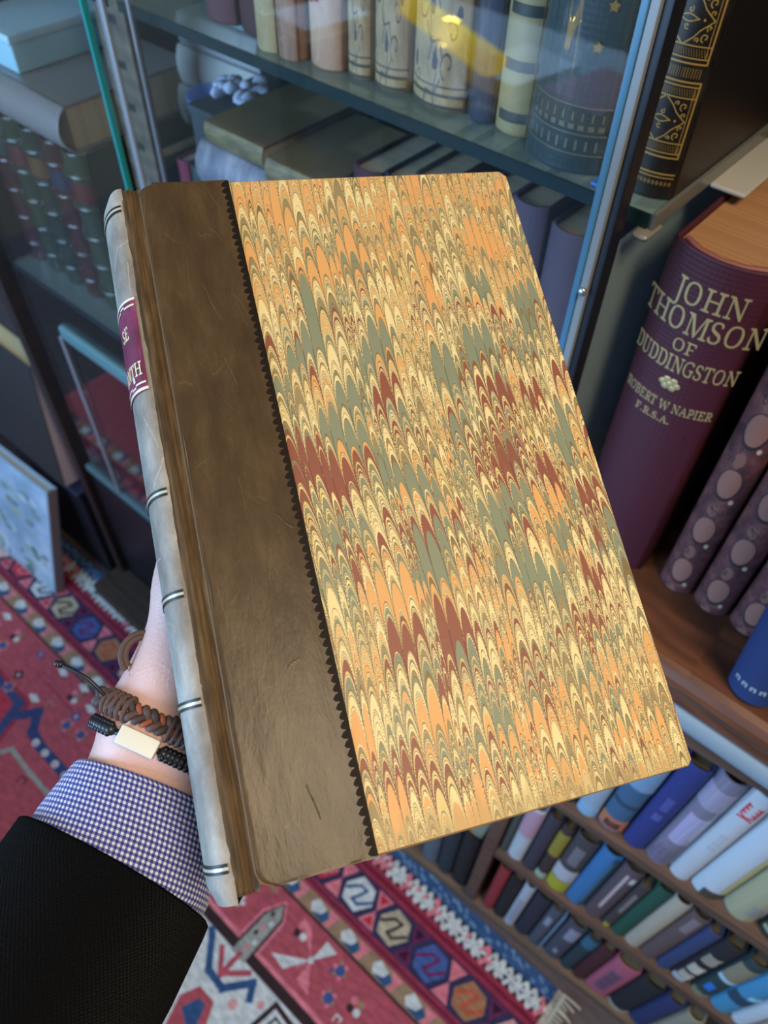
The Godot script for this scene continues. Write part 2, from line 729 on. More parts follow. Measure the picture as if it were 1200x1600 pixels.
func marbled_paper() -> Image:
	# combed marbling: rows of nested drops that all point to the head, in cream, orange, olive, sage and brick red
	var iw := 780
	var ih := 1640
	var mm := 0.17
	var warp := FastNoiseLite.new()
	warp.seed = 4
	warp.frequency = 1.0
	warp.fractal_octaves = 2
	var pick := FastNoiseLite.new()
	pick.seed = 21
	pick.frequency = 1.0
	pick.fractal_octaves = 2
	rng.seed = 77
	var edges := [-6.0]
	var shift := []
	var depth := []
	while edges[-1] < 150.0:
		var wide := rng.randf_range(3.5, 5.6) * (0.58 if rng.randf() < 0.35 else 1.0)
		edges.append(edges[-1] + wide)
		shift.append(rng.randf_range(-4.0, 4.0))
		depth.append(8.0 + wide * rng.randf_range(1.0, 1.5))
	var cream := [234, 212, 154]
	var pale := [220, 194, 130]
	var orange := [224, 166, 102]
	var olive := [152, 134, 94]
	var sage := [134, 138, 112]
	var red := [142, 82, 64]
	var line := [128, 106, 70]
	var data := PackedByteArray()
	data.resize(iw * ih * 3)
	var n := 0
	for j in ih:
		var yy := j * mm
		var k := 0
		var sway := 1.8 * sin(yy / 47.0) + 0.7 * sin(yy / 19.0 + 1.0)
		for i in iw:
			var x := i * mm + sway + 4.0
			while edges[k + 1] < x:
				k += 1
			var e0: float = edges[k]
			var wd: float = edges[k + 1] - e0
			var q := minf(absf((x - e0) / wd * 2.0 - 1.0), 0.97)
			var xc := e0 + wd * 0.5
			var drop: float = depth[k] * (0.55 * q * q - 0.16 * log(1.0 - q * q))
			var s: float = yy - drop + shift[k]
			# which sheet of colour this contour belongs to
			var g := s / 5.1 + 1.5 * warp.get_noise_2d(xc / 30.0, s / 26.0)
			var band := floorf(g)
			var f := g - band
			var hh := fposmod(sin(band * 12.9898) * 43758.5453, 1.0)
			var h2 := fposmod(hh * 17.3, 1.0)
			var reg := pick.get_noise_2d(xc / 46.0 + 5.0, s / 60.0 + 3.0)
			var own := pick.get_noise_2d(xc / 34.0 + band * 3.7, band * 9.1 + 40.0) + (hh - 0.5) * 1.1
			var ys := s + 34.0 * reg + 10.0
			var top := clampf(1.0 - ys / 110.0, 0.0, 1.0)
			var main := cream
			if own < -0.38:
				main = orange if top + reg > 0.15 else red
			elif own < -0.12:
				main = sage if top < 0.72 and reg < 0.16 else olive
			elif own < 0.12:
				main = cream
			elif own < 0.3:
				main = olive if top < 0.8 else orange
			elif own < 0.44:
				main = cream
			else:
				main = orange if reg > 0.0 or top > 0.45 else (sage if h2 > 0.4 else red)
			var thick := 0.34 + 0.34 * h2
			var blob := pick.get_noise_2d(xc / 27.0 + 71.0, s / 33.0 + 12.0)
			var c: Array = main
			if f > thick:
				var u := (f - thick) / (1.0 - thick)
				if hh > 0.55:
					# a nest of thin lines
					var v := fposmod(u * 3.5, 1.0)
					c = cream if v < 0.55 else (line if h2 > 0.5 else olive)
				elif u < 0.2:
					c = line
				elif u < 0.62:
					c = pale if main != cream else olive
				elif u < 0.74:
					c = line
				else:
					c = cream if main != cream else (sage if reg < -0.1 else orange)
			elif q < 0.85 and absf(f - thick * 0.45) < 0.018 and h2 > 0.35:
				c = line
			if blob > 0.30 and (ys < 205.0 or blob > 0.44):
				# broad unbroken drops of one colour
				c = orange if top > 0.42 else (sage if ys < 205.0 else orange)
			elif blob > 0.27 and ys < 205.0:
				c = line
			elif blob < -0.44 and ys > 90.0:
				c = red if ys < 225.0 else orange
			var lit := 1.0 - 0.22 * smoothstep(0.84, 0.97, q)
			# rubbed along the tail
			var rub := 0.5 * smoothstep(266.0, 277.0, yy + 2.0 * sin(x * 0.7) + 2.0 * sin(x * 1.9))
			data[n] = int(lerpf(c[0] * lit, 176.0, rub))
			data[n + 1] = int(lerpf(c[1] * lit, 150.0, rub))
			data[n + 2] = int(lerpf(c[2] * lit, 98.0, rub))
			n += 3
	return Image.create_from_data(iw, ih, false, Image.FORMAT_RGB8, data)


func leather_print(w: int, h: int, base: Color, dark: Color, pale: Color, seed_: int, scratches: int, mottle := 1.5) -> Image:
	var f := FastNoiseLite.new()
	f.seed = seed_
	f.frequency = 0.012
	f.fractal_octaves = 5
	f.fractal_gain = 0.62
	rng.seed = seed_
	var im := Image.create(w, h, false, Image.FORMAT_RGB8)
	for y in h:
		for x in w:
			var k := f.get_noise_2d(x, y) * mottle + rng.randf_range(-0.12, 0.12)
			im.set_pixel(x, y, base.lerp(pale if k > 0.0 else dark, clampf(absf(k), 0.0, 1.0)))
	for i in scratches:
		var p := Vector2(rng.randf() * w, rng.randf() * h)
		var a := rng.randf_range(-0.9, 0.9) + (PI * 0.5 if rng.randf() < 0.55 else 0.0)
		var pts := [p]
		for k in 5:
			a += rng.randf_range(-0.25, 0.25)
			p += Vector2(cos(a), sin(a)) * rng.randf_range(2.0, 9.0)
			pts.append(p)
		stroke(im, pts, 1.0, base.lerp(pale, rng.randf_range(0.35, 1.2)))
	return im


func streak_print(w: int, h: int, base: Color, dark: Color, pale: Color, seed_: int) -> Image:
	# leather rubbed along a fold: streaks that run the length of it
	var f := FastNoiseLite.new()
	f.seed = seed_
	f.frequency = 0.02
	f.fractal_octaves = 4
	var im := Image.create(w, h, false, Image.FORMAT_RGB8)
	for y in h:
		for x in w:
			var k := 1.1 * f.get_noise_2d(x * 6.0, y * 0.5) + 0.9 * f.get_noise_2d(x * 2.0 + 300.0, y * 1.2)
			im.set_pixel(x, y, base.lerp(pale if k > 0.0 else dark, clampf(absf(k), 0.0, 1.0)))
	return im


func gingham() -> Image:
	var im := Image.create(64, 64, false, Image.FORMAT_RGB8)
	var white := Color8(214, 214, 216)
	var mid := Color8(104, 108, 172)
	var dark := Color8(38, 42, 112)
	for y in 64:
		for x in 64:
			var a := (x / 16) % 2
			var b := (y / 16) % 2
			var c := white if a + b == 0 else (dark if a + b == 2 else mid)
			var k := 1.0 + (0.05 if (x + y) % 2 == 0 else -0.05)
			im.set_pixel(x, y, Color(c.r * k, c.g * k, c.b * k))
	return im


func wood_print(base: Color, dark: Color, seed_: int) -> Image:
	var f := FastNoiseLite.new()
	f.seed = seed_
	f.frequency = 0.02
	f.fractal_octaves = 4
	var im := Image.create(256, 256, false, Image.FORMAT_RGB8)
	for y in 256:
		for x in 256:
			var k := f.get_noise_2d(x * 0.25, y * 3.0) * 0.9 + 0.35 * sin(y * 0.35 + 6.0 * f.get_noise_2d(x * 0.3, y * 0.5))
			im.set_pixel(x, y, base.lerp(dark, clampf(0.45 + k * 0.6, 0.0, 1.0)))
	return im


func wood(base: Color, dark: Color, seed_ := 1, rough := 0.5) -> StandardMaterial3D:
	var key := ["wood", base, dark, rough]
	if not mats.has(key):
		var m := tex_mat(wood_print(base, dark, seed_), rough)
		m.uv1_triplanar = true
		m.uv1_scale = Vector3(3.0, 3.0, 3.0)
		mats[key] = m
	return mats[key]


func vellum_print() -> Image:
	# cream vellum with drawn stems, curls and dark leaves
	var im := leather_print(160, 512, Color8(150, 126, 88), Color8(120, 98, 66), Color8(178, 154, 114), 31, 40)
	var ink := Color8(74, 58, 44)
	var leaf := Color8(48, 42, 50)
	rng.seed = 12
	for k in 9:
		var y := 30.0 + k * 54.0
		var s := 1.0 if k % 2 == 0 else -1.0
		curl(im, Vector2(80 + s * 34, y), 17.0, 1.0 + s, 2.4, ink)
		curl(im, Vector2(80 - s * 40, y + 22), 13.0, 3.0 - s, 2.2, ink)
		stroke(im, [Vector2(80 + s * 20, y + 16), Vector2(80 + s * 6, y + 34), Vector2(80 - s * 14, y + 30), Vector2(80 - s * 22, y + 50)], 2.6, ink)
		stroke(im, [Vector2(80, y - 10), Vector2(80 + s * 10, y + 10), Vector2(80 + s * 4, y + 36), Vector2(80 + s * 12, y + 54)], 2.0, ink)
		var c := Vector2(80 + s * 6, y - 4)
		poly(im, [c + Vector2(0, -13), c + Vector2(7, 2), c + Vector2(5, 11), c + Vector2(-5, 11), c + Vector2(-7, 2)], leaf)
		disc(im, Vector2(80 - s * 52, y + 4), 6, 9, leaf)
	for y in [496.0, 486.0, 12.0, 22.0]:
		stroke(im, [Vector2(0, y), Vector2(160, y)], 2.0, ink)
	return im


func floral_print() -> Image:
	# maroon printed cloth with pale medallions and dark scrolls
	var im := leather_print(128, 640, Color8(82, 42, 44), Color8(46, 22, 25), Color8(118, 70, 66), 51, 60)
	var dark := Color8(34, 20, 26)
	var pale := Color8(134, 90, 78)
	rng.seed = 9
	for k in 5:
		var y := 60.0 + k * 128.0
		disc(im, Vector2(64, y), 34, 40, dark)
		disc(im, Vector2(64, y - 3), 30, 35, pale)
		disc(im, Vector2(92, y + 36), 6, 6, Color8(178, 160, 136))
		disc(im, Vector2(60, y + 68), 15, 19, Color8(116, 78, 66))
		for i in 7:
			curl(im, Vector2(rng.randf_range(8, 120), y + rng.randf_range(40, 90)), rng.randf_range(6, 12), rng.randf() * 6.0, 2.0, dark)
	return im


func gilt_print() -> Image:
	# black calf blocked in gold: panels of rules, corner scrolls and a fleuron, hatched bands between
	var iw := 160
	var im := leather_print(iw, 1280, Color8(28, 25, 22), Color8(15, 13, 12), Color8(42, 37, 32), 61, 12)
	var g := Color8(158, 124, 58)
	var g2 := Color8(112, 86, 42)
	var mid := iw * 0.5
	for p in 6:
		var y1 := 1180.0 - p * 196.0
		var y0 := y1 - 160.0
		for r in [[y0, 4.0], [y0 + 9, 3.0], [y0 + 32, 3.0], [y1 - 32, 3.0], [y1 - 9, 3.0], [y1, 4.0]]:
			stroke(im, [Vector2(14, r[0]), Vector2(iw - 14, r[0])], r[1], g)
		for k in 22:
			var x := 18.0 + k * 5.7
			stroke(im, [Vector2(x, y0 + 14), Vector2(x + 4, y0 + 27)], 2.0, g2)
			stroke(im, [Vector2(x, y1 - 27), Vector2(x + 4, y1 - 14)], 2.0, g2)
			if p > 0:
				stroke(im, [Vector2(x, y1 + 9), Vector2(x, y1 + 27)], 2.6, g2)
		for s in [-1.0, 1.0]:
			stroke(im, [Vector2(mid + s * 66, y0), Vector2(mid + s * 66, y1)], 4, g)
			stroke(im, [Vector2(mid + s * 58, y0 + 9), Vector2(mid + s * 58, y1 - 9)], 2.6, g)
			for tb in [[y0 + 35, 1.0], [y1 - 35, -1.0]]:
				var yc: float = tb[0]
				var d: float = tb[1]
				stroke(im, [Vector2(mid + s * 4, yc), Vector2(mid + s * 20, yc + d * 12), Vector2(mid + s * 31, yc + d * 26), Vector2(mid + s * 54, yc + d * 44)], 3.0, g)
				curl(im, Vector2(mid + s * 45, yc + d * 14), 9.0, 1.0 + s, 2.8, g)
				curl(im, Vector2(mid + s * 29, yc + d * 8), 5.0, 3.0, 2.6, g)
				curl(im, Vector2(mid + s * 49, yc + d * 32), 6.0, 2.0, 2.6, g)
		var m := Vector2(mid, (y0 + y1) * 0.5)
		for s in [-1.0, 1.0]:
			stroke(im, [m + Vector2(s * 22, 0), m + Vector2(s * 9, -5), m + Vector2(0, -7)], 2.6, g)
			stroke(im, [m + Vector2(s * 22, 0), m + Vector2(s * 9, 5), m + Vector2(0, 7)], 2.6, g)
			disc(im, m + Vector2(s * 34, 0), 2.6, 2.6, g)
			curl(im, m + Vector2(0, s * 15), 6.0, s, 2.4, g)
	for r in [[1218, 4], [1227, 3]]:
		stroke(im, [Vector2(10, r[0]), Vector2(iw - 10, r[0])], r[1], g)
	for k in 14:
		disc(im, Vector2(15 + k * 10, 1240), 3.8, 6, g2)
	return im


func rug_print() -> Image:
	# woven rug: long side along x. One pixel is about 0.9 mm.
	var k := 1095.0
	var iw := 2048
	var ih := 1080
	var im := Image.create(iw, ih, false, Image.FORMAT_RGB8)
	var at := func(x: float, z: float) -> Vector2: return Vector2((x + 1.75) * k, (z + 0.362) * k)
	var field := Color8(170, 80, 92)
	var crimson := Color8(146, 52, 72)
	var navy := Color8(54, 50, 80)
	var blue := Color8(52, 82, 126)
	var white := Color8(198, 202, 204)
	var pink := Color8(212, 120, 134)
	var tan := Color8(150, 122, 98)
	var brown := Color8(56, 42, 44)
	var grey := Color8(150, 150, 146)
	im.fill(field)
	var bar := func(z0: float, z1: float, c: Color) -> void:
		im.fill_rect(Rect2i(0, int((z0 + 0.362) * k), iw, int(ceil((z1 - z0) * k))), c)
		var m0 := 0.259 * 2.0 - z1
		im.fill_rect(Rect2i(0, int((m0 + 0.362) * k), iw, int(ceil((z1 - z0) * k))), c)
	rng.seed = 40
	bar.call(-0.362, -0.337, blue)
	bar.call(-0.337, -0.305, Color8(32, 30, 38))
	bar.call(-0.305, -0.283, crimson)
	bar.call(-0.297, -0.291, Color8(112, 30, 52))
	bar.call(-0.283, -0.215, navy)
	bar.call(-0.283, -0.280, Color8(90, 40, 70))
	bar.call(-0.215, -0.199, crimson)
	bar.call(-0.209, -0.206, Color8(84, 32, 58))
	bar.call(-0.199, -0.170, tan)
	bar.call(-0.170, -0.166, brown)
	for side in 2:
		var fz := func(z: float) -> float: return z if side == 0 else 0.518 - z
		var P := func(x: float, z: float) -> Vector2: return at.call(x, fz.call(z))
		# selvedge: pale ticks on blue, then a black and white zigzag
		for i in 300:
			var x := -1.74 + i * 0.0063
			if rng.randf() < 0.8:
				var c: Vector2 = P.call(x + rng.randf_range(-0.002, 0.002), -0.35 + rng.randf_range(-0.008, 0.008))
				stroke(im, [c + Vector2(-3, -2), c + Vector2(3, 2)], 2.5, Color8(132, 160, 190))
				stroke(im, [c + Vector2(-3, 2), c + Vector2(3, -2)], 2.0, Color8(96, 128, 170))
		for i in 117:
			var x := -1.745 + i * 0.016
			var c1 := white if rng.randf() < 0.8 else pink
			var j := rng.randf_range(-0.003, 0.003)
			stroke(im, [P.call(x, -0.333), P.call(x + 0.008 + j, -0.321), P.call(x + 0.001, -0.309 + j * 0.5)], rng.randf_range(7.0, 11.0), c1)
			stroke(im, [P.call(x + 0.004, -0.322), P.call(x + 0.016, -0.32 + j)], rng.randf_range(5.0, 9.0), c1)
			stroke(im, [P.call(x + 0.008 + j, -0.321), P.call(x + 0.013, -0.331)], 5.0, white if rng.randf() < 0.85 else pink)
			disc(im, P.call(x + 0.012 + j, -0.313), 3.5, 4.0, c1)
		# main border: hexagons with a hook, divided by paired triangles
		var hexes := [[white, blue], [Color8(178, 166, 142), brown], [Color8(70, 92, 150), Color8(112, 38, 84)], [Color8(160, 112, 84), Color8(188, 84, 60)], [Color8(210, 150, 150), white], [Color8(190, 60, 74), pink]]
		for i in 23:
			var x := -1.718 + i * 0.082
			var hx: Array = hexes[i % 6]
			poly(im, [P.call(x - 0.03, -0.25), P.call(x - 0.012, -0.277), P.call(x + 0.02, -0.272), P.call(x + 0.031, -0.248), P.call(x + 0.012, -0.221), P.call(x - 0.02, -0.226)], hx[0])
			stroke(im, [P.call(x - 0.024, -0.245), P.call(x - 0.006, -0.262), P.call(x + 0.008, -0.262), P.call(x + 0.002, -0.247), P.call(x - 0.005, -0.236), P.call(x + 0.008, -0.234), P.call(x + 0.026, -0.252)], 5.5, hx[1])
			var xm := x + 0.041
			var edge := pink if i % 2 == 0 else Color8(104, 44, 82)
			var fill := Color8(178, 46, 60) if i % 2 == 0 else Color8(58, 26, 46)
			if i % 3 == 2:
				edge = pink
				fill = Color8(204, 110, 120)
			for s in [-1.0, 1.0]:
				poly(im, [P.call(xm, -0.249), P.call(xm - 0.017, -0.249 + s * 0.03), P.call(xm + 0.017, -0.249 + s * 0.03)], edge)
				poly(im, [P.call(xm, -0.249 + s * 0.011), P.call(xm - 0.01, -0.249 + s * 0.026), P.call(xm + 0.01, -0.249 + s * 0.026)], fill)
		# guard stripe of slanting blocks
		for i in 27:
			var x := -1.76 + i * 0.0725
			poly(im, [P.call(x + 0.013, -0.185), P.call(x + 0.022, -0.198), P.call(x + 0.044, -0.192), P.call(x + 0.04, -0.178), P.call(x + 0.022, -0.174)], white)
			poly(im, [P.call(x + 0.022, -0.174), P.call(x + 0.04, -0.18), P.call(x + 0.046, -0.192), P.call(x + 0.056, -0.184), P.call(x + 0.05, -0.171)], blue)
			poly(im, [P.call(x + 0.046, -0.198), P.call(x + 0.0705, -0.198), P.call(x + 0.0635, -0.171), P.call(x + 0.053, -0.171), P.call(x + 0.058, -0.184)], pink)
	# scattered filling of the field
	for i in 90:
		var x := rng.randf_range(-1.73, 0.08)
		var z := rng.randf_range(-0.155, -0.08)
		if i > 45:
			z = 0.518 - z
		var c: Vector2 = at.call(x, z)
		if rng.randf() < 0.25:
			c = at.call(x, rng.randf_range(0.0, 0.5))
		var r := rng.randf_range(4.0, 9.0)
		var col: Color = [white, pink, Color8(70, 86, 140), brown, tan, Color8(190, 120, 124)][rng.randi() % 6]
		if i % 3 == 0:
			poly(im, [c + Vector2(-r * 1.3, 0), c + Vector2(0, -r), c + Vector2(r * 1.3, 0), c + Vector2(0, r)], col)
			disc(im, c, r * 0.3, r * 0.3, crimson)
		elif i % 3 == 1:
			for s in [Vector2(-1, 0), Vector2(1, 0), Vector2(0, 1), Vector2(0, -1)]:
				disc(im, c + s * r, r * 0.6, r * 0.6, col)
			disc(im, c, r * 0.4, r * 0.4, white)
		else:
			stroke(im, [c + Vector2(-r, r), c + Vector2(-r, -r), c + Vector2(r, -r), c + Vector2(r, 0)], 3.0, col)
	# medallions: a stepped white ground in dark and pink outlines, with a finger that points out to the border
	for m in [0.0, -0.86]:
		var Q := func(x: float, z: float) -> Vector2: return at.call(x + m, z)
		for pass_ in 3:
			var g: float = [0.014, 0.006, -0.012][pass_]
			var col: Color = [pink, brown, white][pass_]
			if m != 0.0:
				col = [Color8(150, 50, 70), Color8(60, 70, 112), Color8(172, 56, 74)][pass_]
			poly(im, [Q.call(-0.47 - g, 0.06), Q.call(-0.44 - g, -0.055 - g), Q.call(-0.15 + g, -0.055 - g), Q.call(-0.11 + g, 0.06), Q.call(-0.11 + g, 0.44), Q.call(-0.15 + g, 0.57 + g), Q.call(-0.44 - g, 0.57 + g), Q.call(-0.47 - g, 0.44)], col)
			var fg := maxf(g, 0.0) * 0.7
			if m == 0.0:
				poly(im, [Q.call(-0.347 - fg, -0.04), Q.call(-0.343 - fg, -0.117), Q.call(-0.329, -0.147 - fg), Q.call(-0.316 + fg, -0.128), Q.call(-0.316 + fg, -0.04)], col if pass_ < 2 else grey)
		if m == 0.0:
			for i in 6:
				disc(im, Q.call(-0.33 + 0.006 * sin(i * 2.0), -0.06 - i * 0.013), 4, 5, [pink, white, brown][i % 3])
			stroke(im, [Q.call(-0.395, -0.038), Q.call(-0.388, -0.033), Q.call(-0.353, 0.005), Q.call(-0.315, 0.008), Q.call(-0.282, -0.031), Q.call(-0.27, -0.012)], 13.0, blue)
			stroke(im, [Q.call(-0.332, -0.004), Q.call(-0.331, -0.044)], 10.0, field)
			stroke(im, [Q.call(-0.361, -0.032), Q.call(-0.334, -0.004), Q.call(-0.298, -0.036)], 10.0, field)
			disc(im, Q.call(-0.285, 0.012), 9, 9, Color8(206, 150, 150))
			disc(im, Q.call(-0.25, -0.018), 7, 8, Color8(206, 150, 150))
			poly(im, [Q.call(-0.36, 0.06), Q.call(-0.345, 0.03), Q.call(-0.31, 0.03), Q.call(-0.28, 0.09), Q.call(-0.34, 0.12)], field)
			poly(im, [Q.call(-0.345, 0.07), Q.call(-0.333, 0.042), Q.call(-0.318, 0.042), Q.call(-0.3, 0.09)], blue)
			stroke(im, [Q.call(-0.24, 0.02), Q.call(-0.231, -0.035), Q.call(-0.18, -0.03)], 9.0, brown)
			stroke(im, [Q.call(-0.225, 0.02), Q.call(-0.218, -0.022), Q.call(-0.17, -0.016)], 4.0, brown)
			poly(im, [Q.call(-0.215, 0.03), Q.call(-0.205, -0.008), Q.call(-0.17, 0.03)], pink)
	# the second medallion's hooked bands and the loose motifs near it
	stroke(im, [at.call(-0.989, -0.037), at.call(-0.968, -0.066), at.call(-0.939, -0.035), at.call(-0.906, -0.028), at.call(-0.76, -0.028)], 22.0, Color8(56, 66, 110))
	for x in [-0.914, -0.882, -0.848, -0.814, -0.78]:
		disc(im, at.call(x, -0.026), 9, 8, white)
		disc(im, at.call(x, -0.026), 4, 3, pink)
	stroke(im, [at.call(-1.04, 0.03), at.call(-0.95, 0.033), at.call(-0.938, 0.013), at.call(-0.887, 0.016), at.call(-0.76, 0.016)], 10.0, grey)
	for p in [[-1.219, -0.149], [-1.001, -0.078], [-1.007, -0.152], [-0.893, -0.141], [-0.943, -0.16]]:
		var c: Vector2 = at.call(p[0], p[1])
		poly(im, [c + Vector2(-18, 2), c + Vector2(-4, -9), c + Vector2(18, -2), c + Vector2(4, 9)], white)
	for p in [[-1.159, -0.136], [-0.275, -0.14], [-0.131, -0.119], [-0.941, -0.135]]:
		var c: Vector2 = at.call(p[0], p[1])
		for s in 4:
			disc(im, c + Vector2(cos(s * PI / 2 + 0.7), sin(s * PI / 2 + 0.7)) * 10.0, 7, 7, [white, brown, pink, tan][s])
	for p in [[-1.063, -0.057], [-0.9, -0.088], [-0.861, -0.095], [-1.161, -0.102], [-0.185, -0.14], [-0.173, -0.098]]:
		var c: Vector2 = at.call(p[0], p[1])
		for s in 6:
			disc(im, c + Vector2(cos(s * PI / 3), sin(s * PI / 3)) * 11.0, 4.5, 4.5, [tan, pink][s % 2])
		disc(im, c, 9, 9, Color8(62, 82, 140))
	for s in [-1.0, 1.0]:
		poly(im, [at.call(-0.233, -0.118), at.call(-0.262 + s * 0.03, -0.118 - 0.04), at.call(-0.236 + s * 0.03, -0.118 - 0.036)], white if s > 0 else pink)
		poly(im, [at.call(-0.233, -0.118), at.call(-0.262 + s * 0.03, -0.118 + 0.036), at.call(-0.23 + s * 0.03, -0.118 + 0.04)], pink if s > 0 else white)
	disc(im, at.call(-0.233, -0.118), 6, 6, white)
	stroke(im, [at.call(-1.044, -0.114), at.call(-0.917, -0.115)], 3.0, crimson)
	# the rug's end: a plain woven band
	im.fill_rect(Rect2i(int(1.857 * k), 0, iw, ih), Color8(178, 168, 150))
	# woven unevenness
	var n := FastNoiseLite.new()
	n.seed = 8
	n.frequency = 0.05
	n.fractal_octaves = 3
	var data := im.get_data()
	for y in ih:
		for x in iw:
			var q := 1.0 + 0.16 * n.get_noise_2d(x * 0.6, y * 1.8) + (0.07 if (x + y * 3) % 5 == 0 else -0.02)
			var o := (y * iw + x) * 3
			data[o] = mini(255, int(data[o] * q))
			data[o + 1] = mini(255, int(data[o + 1] * q))
			data[o + 2] = mini(255, int(data[o + 2] * q))
	return Image.create_from_data(iw, ih, false, Image.FORMAT_RGB8, data)


# ---------------------------------------------------------------- the held book

func held_book() -> void:
	var t := thing("held_book", "large old book with brown leather spine strip and marbled paper board, held in a hand", "book", Transform3D(Basis(BX, BY, BZ), BOOK_AT))
	var hide := leather_print(256, 512, Color8(78, 61, 41), Color8(58, 44, 30), Color8(106, 86, 60), 17, 46, 0.8)
	var m_hide := tex_mat(hide, 0.33, 0.3)
	m_hide.heightmap_enabled = true
	m_hide.heightmap_texture = ImageTexture.create_from_image(leather_print(256, 512, Color(0.5, 0.5, 0.5), Color(0.2, 0.2, 0.2), Color(0.8, 0.8, 0.8), 23, 14))
	m_hide.heightmap_scale = 0.03
	var grey := leather_print(128, 512, Color8(144, 136, 126), Color8(116, 106, 95), Color8(178, 170, 159), 29, 34)
	var m_grey := tex_mat(grey, 0.6, 0.3)
	var m_joint := tex_mat(streak_print(48, 512, Color8(84, 65, 43), Color8(60, 45, 29), Color8(112, 90, 62), 37), 0.7, 0.3)
	var m_edge := paint(Color8(70, 50, 32), 0.55)
	var m_board := paint(Color8(120, 92, 58), 0.8)
	# boards: worn corners, rounded where they meet the spine
	for side in 2:
		var z1 := 0.0 if side == 0 else -BT
		var z0 := -0.0032 if side == 0 else -BT + 0.0032
		var b := MB.new()
		var shape := PackedVector2Array([Vector2(0, 0.005), Vector2(0.0012, 0.0015), Vector2(0.005, -0.0004), Vector2(BW - 0.002, 0), Vector2(BW, 0.002), Vector2(BW, BH - 0.003), Vector2(BW - 0.003, BH), Vector2(0.006, BH), Vector2(0.002, BH - 0.002), Vector2(0, BH - 0.006)])
		b.prism(shape, z0, z1)
		var board := part("front_board" if side == 0 else "back_board", b, m_board, t)
		# leather over the inner third, turned in at head and tail
		var lb := MB.new()
		var up := 1.0 if side == 0 else -1.0
		var xl0 := 0.0414
		var xl1 := 0.0378
		var rows := []
		var prof := [[0.0, -0.0034], [0.0, -0.0002], [0.0007, 0.0002], [0.0024, 0.0006], [1.0, 0.0006], [1.0, 0.0]]
		var stops := [-0.0006, 0.0002, 0.0010, 0.002, 0.0033, 0.005, 0.0065]
		for k in 19:
			stops.append(0.02 + (BH - 0.04) * k / 18.0)
		for k in 7:
			stops.append(BH - stops[6 - k])
		for y in stops:
			var f: float = y / BH
			var xr := lerpf(xl0, xl1, f)
			var from_end := clampf(minf(y, BH - y), 0.0, 0.0062)
			var x0 := 0.0058 * (1.0 - sqrt(maxf(0.0, 1.0 - pow(1.0 - from_end / 0.0062, 2.0))))
			var ring := PackedVector3Array()
			for p in prof:
				var x: float = xr if p[0] == 1.0 else x0 + p[0]
				ring.append(Vector3(x, y, z1 + up * p[1]))
			rows.append(ring)
		lb.loft(rows, false, false, Vector3(0.03, BH * 0.5, -BT * 0.5))
		for i in lb.v.size():
			lb.t[i] = Vector2(lb.v[i].x / 0.045, 1.0 - lb.v[i].y / BH)
		for e in [0.0, 1.0]:
			var y := -0.0006 if e == 0.0 else BH + 0.0006
			var f := lb.ix.size()
			var q := []
			for p in [Vector3(0.006, y, z1 + up * 0.0006), Vector3(lerpf(xl0, xl1, e), y, z1 + up * 0.0006), Vector3(lerpf(xl0, xl1, e), y, z1 - up * 0.0034), Vector3(0.006, y, z1 - up * 0.0034)]:
				q.append(lb.pt(p, Vector2(p.x / 0.045, e)))
			lb.quad(q[0], q[1], q[2], q[3])
			lb.orient(f, Vector3(0.03, BH * 0.5, z1))
		part("leather_side", lb, m_hide, board)
		# marbled sheet
		var pb := MB.new()
		var xr0 := xl0 - 0.001
		pb.prism(PackedVector2Array([Vector2(xr0, 0.0004), Vector2(BW - 0.0022, 0.0004), Vector2(BW - 0.0003, 0.0022), Vector2(BW - 0.0003, BH - 0.0033), Vector2(BW - 0.0032, BH - 0.0004), Vector2(xl1 - 0.001, BH - 0.0004)]), z1, z1 + up * 0.0003)
		for i in pb.v.size():
			var p := pb.v[i]
			pb.t[i] = Vector2((p.x - 0.0376) / 0.1326, 1.0 - p.y / BH)
		var m_marble := marble_material()
		part("marbled_paper", pb, m_marble, board)
		# blind-tooled roll along the edge of the leather: a rule and a row of teeth
		var rb := MB.new()
		var along := Vector2(xl1 - xl0, BH).normalized()
		var n := 84
		for k in n:
			var f := (k + 0.5) / n
			var y := f * BH
			var x := lerpf(xl0, xl1, f) - 0.0009
			var hy := BH / n * 0.5
			var tip := 0.0022 + 0.0004 * sin(k * 1.7)
			var poly2 := PackedVector2Array([Vector2(x, y - hy), Vector2(x, y + hy), Vector2(x - tip * 0.55, y + hy * 0.6), Vector2(x - tip, y - hy * 0.25), Vector2(x - tip * 0.7, y - hy * 0.8)])
			rb.prism(poly2, z1 + up * 0.0005, z1 + up * 0.00075)
		rb.prism(PackedVector2Array([Vector2(xl0 - 0.0012, 0), Vector2(xl0 + 0.0003, 0), Vector2(xl1 + 0.0003, BH), Vector2(xl1 - 0.0012, BH)]), z1 + up * 0.0004, z1 + up * 0.0009)
		part("tooled_border", rb, paint(Color8(30, 22, 16), 0.6, 0.0, 0.25), board)
